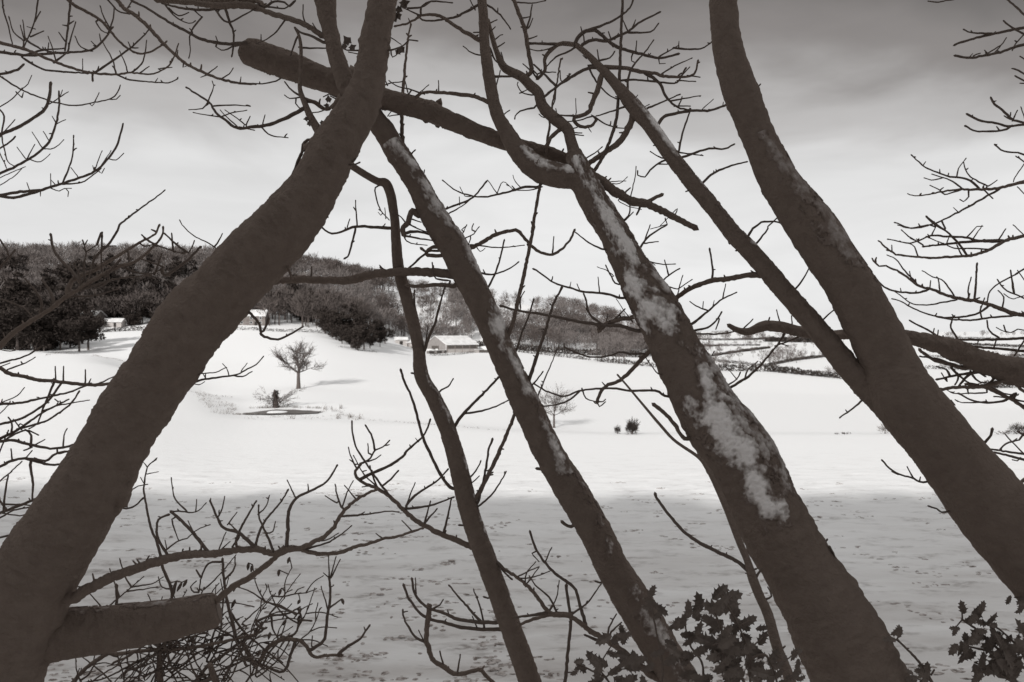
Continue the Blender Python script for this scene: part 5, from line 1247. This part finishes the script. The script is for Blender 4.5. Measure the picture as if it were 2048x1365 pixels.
for i, (px, h, where) in enumerate([(985, 22, "just right of the streaked trunk"), (1012, 24, "above the white hilltop field"), (1032, 26, "over the left end of the white hilltop field"), (1072, 22, "beside the slanting shoot over the hilltop"), (1098, 30, "biggest over the right end of the hilltop field"),
                                    (1122, 24, "next right of the biggest one"), (1150, 22, "where the ridge drops"), (1168, 22, "lower on the falling ridge"), (1195, 18, "above the wood's falling edge"), (1222, 16, "small, close to the snowy trunk"), (905, 26, "seen left of the streaked trunk"), (935, 24, "touching the streaked trunk")]):
    far_tree(px, 0, h, "bare tree on the skyline, " + where, rg, on_ridge=True)
fg = "bare trees in the far hedges"
for px, row, h, dm, lab in [(1605, 720, 27, 300, "bare round tree on the curved hedge beside the slim stem"), (1580, 722, 18, 300, "small bare tree at the end of the curved hedge"), (1556, 728, 26, 300, "bare tree in the thicket left of the curved hedge"), (1540, 731, 24, 300, "leftmost bare tree of the thicket by the curved hedge"), (1572, 726, 20, 300, "bare tree in the middle of the thicket by the curved hedge"),
                             (1668, 757, 34, 200, "pale bare tree rising from the thick sloping hedge"), (1655, 755, 20, 200, "short bare tree beside the pale one on the sloping hedge"), (1450, 740, 26, 250, "bare tree on the dark hedge beside the snowy trunk"), (1480, 742, 18, 250, "low bare tree on the dark hedge"), (1428, 738, 44, 250, "tall pale bare tree touching the snowy trunk's edge"),
                             (1440, 706, 12, 400, "tiny round tree on the white slope beside the snowy trunk"), (1925, 740, 32, 220, "bare tree seen under the heavy bough"), (1885, 738, 22, 220, "bare tree between the forked tree and the heavy bough"), (1990, 716, 16, 300, "small bare tree behind the heavy bough"), (2025, 777, 26, 150, "bare tree in the lowest hedge at the right border"), (1990, 777, 22, 150, "bare tree at the left end of the lowest hedge at the right border"), (1500, 692, 12, 600, "tiny bare tree on the thin gapped hedge"), (1470, 690, 10, 600, "speck of a tree on the far slopes behind the snowy trunk")]:
    far_tree(px, row, h, lab, fg, dm, material="far_bark_pale" if "pale" in lab else "far_bark")
bg_ = "pale birches at the gateway"
for i, (px, row, h) in enumerate([(1204, 724, 56), (1216, 725, 62), (1226, 726, 58), (1238, 727, 64), (1248, 728, 55), (1232, 726, 50)]):
    far_tree(px, row, h, "pale slender birch in the clump by the gateway, %s" % ("first from the left", "second from the left", "third from the left", "second from the right", "last on the right", "shortest, in the middle")[i], bg_, 260, material="far_bark_pale", sp=.9)

# evergreens and other dark trees
def ever_proto(seed, cone):
    """dark crown of many small sprays gathered in lobes, ragged in outline"""
    r = np.random.default_rng(seed + 400)
    lobes = []
    if cone:
        for k in range(26):
            z = r.uniform(.06, .95)
            q = (1 - z) * .24 * r.uniform(.5, 1.15)
            a = r.random() * 6.28
            lobes.append((q * math.cos(a), q * math.sin(a), z, .03 + .09 * (1 - z)))
    else:
        for k in range(20):
            u = r.normal(size=3); u /= np.linalg.norm(u)
            q = r.uniform(.25, 1.0)
            lobes.append((u[0] * .30 * q, u[1] * .30 * q, .50 + u[2] * .42 * q, r.uniform(.07, .16)))
    lobes = np.array(lobes)
    n = 3200
    w = lobes[:, 3] ** 2
    k = r.choice(len(lobes), n, p=w / w.sum())
    u = r.normal(size=(n, 3)); u /= np.linalg.norm(u, axis=1)[:, None]
    b = lobes[k, :3] + u * (lobes[k, 3] * r.random(n) ** .4)[:, None] * np.array((1, 1, .7))
    b[:, 2] = np.clip(b[:, 2], .02, 1)
    t = b + u * .022 + r.normal(size=(n, 3)) * .02 + np.array((0, 0, .006))
    return blade_mesh(b * 10, t * 10, np.full(n, .24))
ep = []
for s in range(6):
    V, F = ever_proto(s, s % 2 == 0)
    a = mesh("crown", V, F, "ever")
    tv, tf = world_tube([(0, 0, -.4), (0, 0.01, 2), (0, 0, 6)], np.array((.25, .2, .08)), 6)
    b = mesh("trunk", tv, tf, "far_bark", None, True)
    ep.append((b.data, a.data))
    bpy.data.objects.remove(a); bpy.data.objects.remove(b)
def evergreen(px, row, hpx, label, group, dmin=180, kind=None, wide=1.0):
    at = pick(px, row, dmin)
    s = hpx / FPX * at[1] / 10.0
    e = empty("evergreen_tree", (at[0], at[1], at[2] - .1), label, "tree", group)
    e.scale = (s * wide, s * wide, s)
    e.rotation_euler = (0, 0, rnd.uniform(0, 6.28))
    for nm, m_ in zip(("trunk", "crown"), ep[rnd.randrange(6) if kind is None else kind]):
        o = bpy.data.objects.new(nm, m_); C.objects.link(o); o.parent = e
    return e
eg = "dark evergreens beside the farm"
for px, row, h, k, w, lab in [(728, 700, 58, 1, 1.15, "broad round evergreen left of the sheds"), (702, 696, 50, 3, 1.1, "rounded evergreen between the broad one and the lone field tree"), (690, 682, 78, 0, 1.0, "pointed evergreen behind the rounded one near the sheds"), (672, 680, 60, 5, 1.1, "dark round tree at the bright field's top corner"), (760, 694, 32, 1, 1.1, "small dark round tree closest to the sheds"), (712, 690, 84, 2, 1.0, "tallest pointed evergreen near the sheds"), (745, 690, 50, 5, 1.1, "dark tree behind the broad evergreen")]:
    evergreen(px, row, h, lab, eg, 200, k, w)
for px, row, h, k, w, lab in [(664, 676, 60, 1, 1.1, "big dark tree at the left end of the clump near the sheds"), (684, 688, 48, 3, 1.1, "dark tree low on the left of the clump near the sheds"), (706, 684, 80, 4, 1.0, "tall pointed tree in the heart of the clump near the sheds"), (724, 680, 62, 5, 1.0, "dark tree at the back of the clump near the sheds"), (740, 697, 46, 3, 1.1, "dark tree low on the right of the clump near the sheds"),
                              (716, 701, 50, 5, 1.2, "lowest front tree of the clump near the sheds"), (650, 668, 60, 5, 1.2, "dark tree between the clump near the sheds and the wood edge"), (770, 688, 42, 3, 1.2, "outlying dark tree right of the clump near the sheds"), (754, 684, 50, 1, 1.0, "round dark tree at the back right of the clump near the sheds")]:
    evergreen(px, row, h, lab, eg, 200, k, w)
eg2 = "dark trees of the wood edge behind the leaning trunk"
for i, (px, row, h, k, w) in enumerate([(545, 638, 60, 1, 1.3), (570, 640, 70, 3, 1.2), (602, 642, 52, 5, 1.2), (622, 644, 74, 2, 1.1), (644, 650, 48, 1, 1.1), (528, 622, 66, 0, 1.2), (588, 630, 85, 4, 1.2), (655, 644, 66, 0, 1.0)]):
    evergreen(px, row, h, "dark tree on the wood edge, %s" % ("first right of the leaning trunk", "behind the hanging twig, above the white terrace", "above the hedge end of the white terrace", "pointed, above the lone field tree", "low and round, right of the lone field tree's top", "tall, tucked against the leaning trunk", "tallest, under the horizontal limb", "pointed, near the sapling side of the row")[i], eg2, 230, k, w)
eg3 = "dark evergreens massed at the left"
er = random.Random(5)
for i in range(74):
    px = er.uniform(-60, 400)
    row = er.uniform(640, 706) if px < 180 else er.uniform(622, 652)
    if i > 40: row = er.uniform(575, 640)
    at = pick(px, row, 192)
    evergreen(px, row, er.uniform(60, 115) * (1.0 if px < 200 else .8), ("dark evergreen low in the front of the trees massed at the left" if row > 660 else "dark evergreen in the middle of the trees massed at the left" if row > 618 else "dark evergreen high on the slope of the trees massed at the left"), eg3, 192, None, er.uniform(1.0, 1.4))

for i in range(14):
    px = -30 + i * 15.5 + er.uniform(-6, 6)
    row = np.interp(px, [-30, 190], [702, 706]) - er.uniform(0, 9)
    evergreen(px, row, er.uniform(48, 92), "dark evergreen on the near fringe of the trees massed at the left", eg3, 192, None, er.uniform(1.1, 1.5))

# the bare wood on the hillside: nobody could count it
wp = []
for s in range(7):
    (tv, tf), (cv, cf_) = grow(200 + s, 10.0, spread=1.0, trunk_frac=.3, kids=(4, 3, 3, 3), levels=2, thick=.016)
    n = 175
    z = .35 + .65 * rng.random(n) ** .8
    rad = .33 * np.sqrt(np.clip(1 - ((z - .68) / .36) ** 2, .03, 1))
    a = rng.random(n) * 2 * math.pi
    q = rad * rng.random(n) ** .5
    b = np.column_stack([q * np.cos(a), q * np.sin(a), z]) * 10
    d = np.column_stack([np.cos(a) * .6, np.sin(a) * .6, np.full(n, .9)]) + rng.normal(size=(n, 3)) * .35
    bv, bf = blade_mesh(b, b + d * rng.uniform(.7, 1.5, n)[:, None], np.full(n, .20))
    tb, te = np.array([(0, 0, -.5)]), np.array([(.1, 0, 7)])
    k2 = rng.choice(len(cf_), min(90, len(cf_)), replace=False)
    tv3, tf3 = world_tube([(0, 0, -.4), (0.05, .02, 3.5), (.1, 0, 7)], np.array((.17, .13, .05)), 4)
    wp.append((np.vstack([bv, tv3]), np.vstack([bf, np.array(tf3) + len(bv)])))
def wood(name, label, spots, material):
    VV, FF, nb = [], [], 0
    for (x, y, z, h) in spots:
        V, F = wp[rng.integers(7)]
        a = rng.random() * 6.28
        R = np.array(((math.cos(a), -math.sin(a), 0), (math.sin(a), math.cos(a), 0), (0, 0, 1)))
        VV.append((V @ R.T) * (h / 10) * np.array((rng.uniform(.85, 1.25),) * 2 + (1,)) + (x, y, z)); FF.append(F + nb); nb += len(V)
    VV, FF = np.vstack(VV).astype(np.float32), np.vstack(FF)
    m_ = bpy.data.meshes.new(name)
    m_.vertices.add(len(VV)); m_.vertices.foreach_set("co", VV.ravel())
    m_.loops.add(FF.size); m_.loops.foreach_set("vertex_index", FF.astype(np.int32).ravel())
    m_.polygons.add(len(FF)); m_.polygons.foreach_set("loop_start", np.arange(0, FF.size, 4, dtype=np.int32))
    m_.update(calc_edges=True)
    m_.materials.append(M[material])
    o = bpy.data.objects.new(name, m_); C.objects.link(o)
    return tag(o, label, "wood", None, "stuff")
sp1, sp2 = [], []
FPXS = [-400, 0, 300, 480, 640, 720, 800, 850, 900, 960, 1030, 1100, 1200, 1330]
FDS = [290, 292, 300, 300, 306, 335, 372, 388] + [pick(a, b, 300)[1] for a, b in ((900, 692), (960, 692), (1030, 698), (1100, 704), (1200, 711), (1330, 716))]
k = 0
while len(sp1) + len(sp2) < 3000 and k < 30000:
    k += 1
    px = rng.uniform(-420, 1345)
    foot = np.interp(px, FPXS, FDS)
    rd = np.interp(px, [-400, 400, 640, 850, 1000, 1200, 1340], [490, 500, 500, 540, 560, 580, 560])
    d = rng.uniform(foot, rd + 25)
    x = (px - 1024) / FPX * d
    z = float(gz(x, d))
    row = HROW - (z - CAMZ) / d * FPX
    if 985 < px < 1110 and d > np.interp(px, [985, 1110], [475, 530]):   # the white hilltop field
        continue
    dens = 1.0
    if 770 < px < 900 and d > 420: dens = .30                            # thin hanger where the snow shows through
    if rng.random() > dens: continue
    if px > 900 and rng.random() < .5: d = foot + (d - foot) * .55; x = (px - 1024) / FPX * d; z = float(gz(x, d))
    h = rng.uniform(9, 14.5) if px < 780 else rng.uniform(8, 12.5)
    (sp1 if fbm(np.array(x / 34), np.array(d / 34), 8, 2) > .5 else sp2).append((x, d, z, h))
wood("bare_woodland", "pale grey bare woodland covering the far hillside", sp1, "far_bark_pale")
wood("dark_woodland", "darker bare woodland covering the far hillside", sp2, "far_bark")
# far woods along the horizon at the right
sp3 = []
for _ in range(64):
    px = rng.choice((rng.normal(1470, 45), rng.normal(1560, 30), rng.uniform(1400, 1700), rng.uniform(1850, 2080)))
    p = pick(px, rng.uniform(690, 735), 300)
    sp3.append((p[0], p[1], p[2], rng.uniform(3, 8)))
for _ in range(420):
    px = rng.uniform(1330, 2300)
    row = rng.choice((674, 677, 681, 686)) + rng.normal() * .8
    p = pick(px, row, 700)
    if fbm(np.array(p[0] / 260), np.array(p[1] / 260), 4, 2) > .5:
        sp3.append((p[0], p[1], p[2], rng.uniform(9, 16)))
wood("distant_copses", "scattered copses fading towards the flat horizon", sp3, "far_bark")

# the evergreen belt on the bank top behind, which keeps this slope in shade
VV, FF, nb = [], [], 0
for r_ in range(2):
    for i in range(60):
        x = -130 + i * 3.0 + rng.uniform(-.8, .8)
        y = -13 - 5 * r_ + rng.uniform(-1, 1)
        g_ = float(gz(x, y)) - .4
        h = (30.3 + (y + 13) * -.55 - g_) + rng.normal() * .45 + 2.6 * (float(fbm(np.array(x / 17), np.array(2.5), 3, 3)) - .5)
        V, F = ever_proto(int(rng.integers(50)), False)
        VV.append(V * np.array((h * .085, h * .085, h * .091)) + (x, y, g_)); FF.append(F + nb); nb += len(V)
        cvx = [(0.17 * h * math.cos(a), .17 * h * math.sin(a), 0) for a in np.linspace(0, 6.28, 8, endpoint=False)] + [(.155 * h * math.cos(a), .155 * h * math.sin(a), h * .97) for a in np.linspace(0, 6.28, 8, endpoint=False)] + [(0, 0, h * .995)] * 4
        VV.append(np.array(cvx) + (x, y, g_))
        FF.append(np.array([(j, (j + 1) % 8, 8 + (j + 1) % 8, 8 + j) for j in range(8)] + [(8 + j, 8 + (j + 1) % 8, 16, 17) for j in range(8)]) + nb); nb += 20
        tw = np.column_stack([x + rng.normal(0, 1.6, 60), y + rng.normal(0, 1.2, 60), g_ + h * .88 + np.abs(rng.normal(0, .9, 60))])
        V, F = blade_mesh(tw, tw + np.column_stack([rng.normal(0, .7, 60), rng.normal(0, .5, 60), rng.uniform(.4, 1.5, 60)]), np.full(60, .16))
        VV.append(V); FF.append(F + nb); nb += len(V)
o = mesh("evergreen_wood", np.vstack(VV), np.vstack(FF), "ever")
tag(o, "dense evergreen wood on the bank top behind the viewer", "wood", None, "stuff")

# ------------------------------------------------------------------ farm buildings
def box(x0, x1, y0, y1, z0, z1):
    return ([(x0, y0, z0), (x1, y0, z0), (x1, y1, z0), (x0, y1, z0), (x0, y0, z1), (x1, y0, z1), (x1, y1, z1), (x0, y1, z1)],
            [[0, 3, 2, 1], [4, 5, 6, 7], [0, 1, 5, 4], [1, 2, 6, 5], [2, 3, 7, 6], [3, 0, 4, 7]])
def boxes(name, bs, material, parent):
    V, F = [], []
    for b in bs:
        v, f = box(*b)
        F += [[i + len(V) for i in q] for q in f]
        V += v
    return mesh(name, V, F, material, parent)
def slab(name, a, b, c, d, th, material, parent):
    """roof slope through four corners, with thickness"""
    A_, B_, C_, D_ = (Vector(p) for p in (a, b, c, d))
    n = (B_ - A_).cross(D_ - A_).normalized()
    if n.z < 0: n = -n
    V = [tuple(p) for p in (A_, B_, C_, D_)] + [tuple(p + n * th) for p in (A_, B_, C_, D_)]
    return mesh(name, V, [[0, 1, 2, 3], [4, 5, 6, 7], [0, 1, 5, 4], [1, 2, 6, 5], [2, 3, 7, 6], [3, 0, 4, 7]], material, parent)
def gable_house(name, at, rot, L, W, He, Hr, label, cat, wall="render_wall", windows=(), doors=(), chimney=False, roofm="roof_snow"):
    """x along the ridge (length L), y across (width W); origin at the ground centre"""
    e = empty(name, (at[0], at[1], at[2] - .15), label, cat)
    e.rotation_euler = (0, 0, rot)
    l, w = L / 2, W / 2
    mesh("wall", [(-l, -w, -1), (l, -w, -1), (l, w, -1), (-l, w, -1), (-l, -w, He), (l, -w, He), (l, w, He), (-l, w, He), (-l, 0, Hr), (l, 0, Hr)],
         [[0, 1, 5, 4], [2, 3, 7, 6], [0, 4, 8, 7, 3], [1, 2, 6, 9, 5]], wall, e)
    o = .45
    k = (Hr - He) / w
    r1 = slab("roof", (-l - o, -w - o, He - k * o + .03), (l + o, -w - o, He - k * o + .03), (l + o, 0, Hr + .03), (-l - o, 0, Hr + .03), .22, roofm, e)
    slab("roof", (-l - o, w + o, He - k * o + .03), (l + o, w + o, He - k * o + .03), (l + o, 0, Hr + .03), (-l - o, 0, Hr + .03), .22, roofm, e)
    if chimney:
        boxes("chimney", [(l - 1.6, l - .6, -.5, .5, Hr - 1.2, Hr + 1.3)], wall, e)
    for (x, z, ww, hh) in windows:
        f_ = boxes("window", [(x - ww / 2, x + ww / 2, -w - .06, -w - .004, z, z + hh)], "roof_snow", e)
        boxes("pane", [(x - ww / 2 + .1, x + ww / 2 - .1, -w - .09, -w - .064, z + .1, z + hh - .1)], "glass", f_)
    for (x, ww, hh) in doors:
        boxes("door", [(x - ww / 2, x + ww / 2, -w - .07, -w - .004, 0, hh)], "dark", e)
    return e
# the big barn: gable towards the viewer's left, long side towards the right
bp_ = pick(893, 706, 300)
bL, bW = 21.0, 19.0
rot = math.radians(43)
cx = bp_[0] + math.cos(rot) * bL / 2 - math.sin(rot) * bW / 2
cy = bp_[1] + math.sin(rot) * bL / 2 + math.cos(rot) * bW / 2
barn = gable_house("barn", (cx, cy, bp_[2] - .2), rot, bL, bW, 4.4, 8.9, "large grey barn with a snowy roof at the foot of the wooded hill", "barn", "clad")
for i in range(4):
    x = -bL / 2 + 1.0 + i * 4.9
    boxes("panel", [(x, x + 4.4, -bW / 2 - .10, -bW / 2 - .01, 0.1, 2.2)], "block", barn)
boxes("cladding", [(-bL / 2 + .1, bL / 2 - .1, -bW / 2 - .06, -bW / 2 - .01, 2.35, 4.1)], "clad_dark", barn)
for i in range(5):
    x = -bL / 2 + .6 + i * 4.9
    boxes("post", [(x - .15, x + .15, -bW / 2 - .16, -bW / 2 - .11, 0, 4.2)], "pole", barn)
boxes("door", [(-bL / 2 - .10, -bL / 2 - .01, -3.0, 3.2, 0, 3.8)], "clad_dark", barn)
boxes("trim", [(-bL / 2 - .08, -bL / 2 - .01, -bW / 2 + .1, -bW / 2 + .5, 0, 4.3)], "roof_snow", barn)
s1 = pick(822, 697, 300)
sh = gable_house("farm_shed", (s1[0], s1[1] + 6, s1[2]), math.radians(-18), 11, 7, 3.0, 4.3, "low open-sided shed with a snowy roof left of the barn", "shed", "clad", doors=[(-2.6, 3.6, 2.2)])
boxes("panel", [(.2, 4.8, -3.6, -3.51, .2, 2.4)], "block", sh)
s2 = pick(797, 690, 300)
gable_house("farm_shed", (s2[0], s2[1] + 8, s2[2]), math.radians(10), 6, 5, 2.6, 3.8, "tiny pale shed farthest left in the farmyard", "shed", "block", doors=[(0, 1.6, 1.9)])
# snowed-up machinery and walls of the yard
yw = pick(855, 708, 300)
def yard_wall(px0, px1, row, h, label):
    a, b = pick(px0, row, 300), pick(px1, row, 300)
    L = np.linalg.norm(b - a)
    e = empty("yard_wall", a.tolist(), label, "wall")
    e.rotation_euler = (0, 0, math.atan2(b[1] - a[1], b[0] - a[0]))
    n = max(2, int(L / 2.4))
    for i in range(n):
        boxes("panel", [(i * L / n + .05, (i + 1) * L / n - .05, -.12, .12, -.3, h * (1 + .08 * math.sin(i * 2.3)))], "clad_dark" if i % 3 else "block", e)
    boxes("capping", [(0, L, -.2, .2, h * 1.1, h * 1.1 + .2)], "roof_snow", e)
yard_wall(853, 893, 707.5, 1.2, "low panelled wall of the farmyard in front of the barn's gable")
yard_wall(949, 985, 706, 1.5, "dark panelled wall running right from the barn")
hp = []
for px, row, w, h, lab in [(860, 704, 3.6, 1.6, "white heap of snow by the barn's gable"), (880, 703, 3.0, 2.4, "tall white covered stack against the barn's gable"), (970, 703, 5.5, 3.0, "white snow heap right of the barn")]:
    c = pick(px, row, 300)
    V = [(0, 0, h)]
    for k in range(3):
        for j in range(14):
            a = 2 * math.pi * j / 14
            s = (.45, .8, 1.05)[k] * w * rng.uniform(.9, 1.1)
            V.append((s * math.cos(a), s * .7 * math.sin(a), h * (.85, .45, -.15)[k]))
    F = [[0, 1 + j, 1 + (j + 1) % 14] for j in range(14)] + [[1 + k * 14 + j, 1 + (k + 1) * 14 + j, 1 + (k + 1) * 14 + (j + 1) % 14, 1 + k * 14 + (j + 1) % 14] for k in range(2) for j in range(14)]
    o = mesh("snow_heap", V, F, "roof_snow", None, True)
    o.location = c.tolist()
    tag(o, lab, "snow heap")
# houses half hidden in the trees
h1 = pick(498, 652, 240)
gable_house("house", (h1[0], h1[1] + 5, h1[2]), math.radians(6), 12, 7, 4.6, 7.2, "pale house with a snowy roof just right of the leaning trunk", "house", "render_wall", [(-4, 1, 1.2, 1.2), (0, 1, 1.2, 1.2), (4, 1, 1.2, 1.2), (-4, 3, 1.2, 1.1), (0, 3, 1.2, 1.1), (4, 3, 1.2, 1.1)], [(2, 1.1, 2.0)], True)
h2 = pick(176, 652, 200)
gable_house("house", (h2[0], h2[1] + 2, h2[2] + 1), math.radians(-12), 10, 6, 3.4, 5.6, "small house with snowy roof and chimney among the dark evergreens", "house", "render_wall", [(-3, 1, 1, 1.1), (3, 1, 1, 1.1)], [(0, 1, 2)], True)
h3 = pick(222, 655, 200)
gable_house("house", (h3[0], h3[1] + 2, h3[2] + .3), math.radians(8), 8, 5, 2.2, 3.6, "low outbuilding with a snowy roof right of the chimneyed house", "house", "block", [(-2, .8, .9, .9)], [(1.5, 1, 1.8)])
h4 = pick(266, 606, 280)
gable_house("house", (h4[0], h4[1], h4[2] + 1.5), math.radians(4), 9, 6, 3.4, 5.6, "small bright roofed cottage high among the dark trees at the left", "house", "render_wall", [(-2.5, 1, 1, 1.1), (2.5, 1, 1, 1.1)], [(0, 1, 2)])
# telegraph pole among the trees at the left
tp_ = pick(19, 662, 195)
e = empty("telegraph_pole", (tp_[0], tp_[1] - 12, float(gz(tp_[0], tp_[1] - 12))), "thin pale telegraph pole in front of the dark evergreens at the left", "pole")
V, F = world_tube([(0, 0, -.5), (0, 0.01, 4), (0, 0, 8.6)], np.array((.16, .14, .11)), 8)
mesh("post", V, F, "pole", e, True)
boxes("crossarm", [(-.8, .8, -.12, -.02, 7.9, 8.05)], "pole", e)
for s in (-.6, .6):
    boxes("insulator", [(s - .05, s + .05, -.1, 0, 8.06, 8.25)], "roof_snow", e)
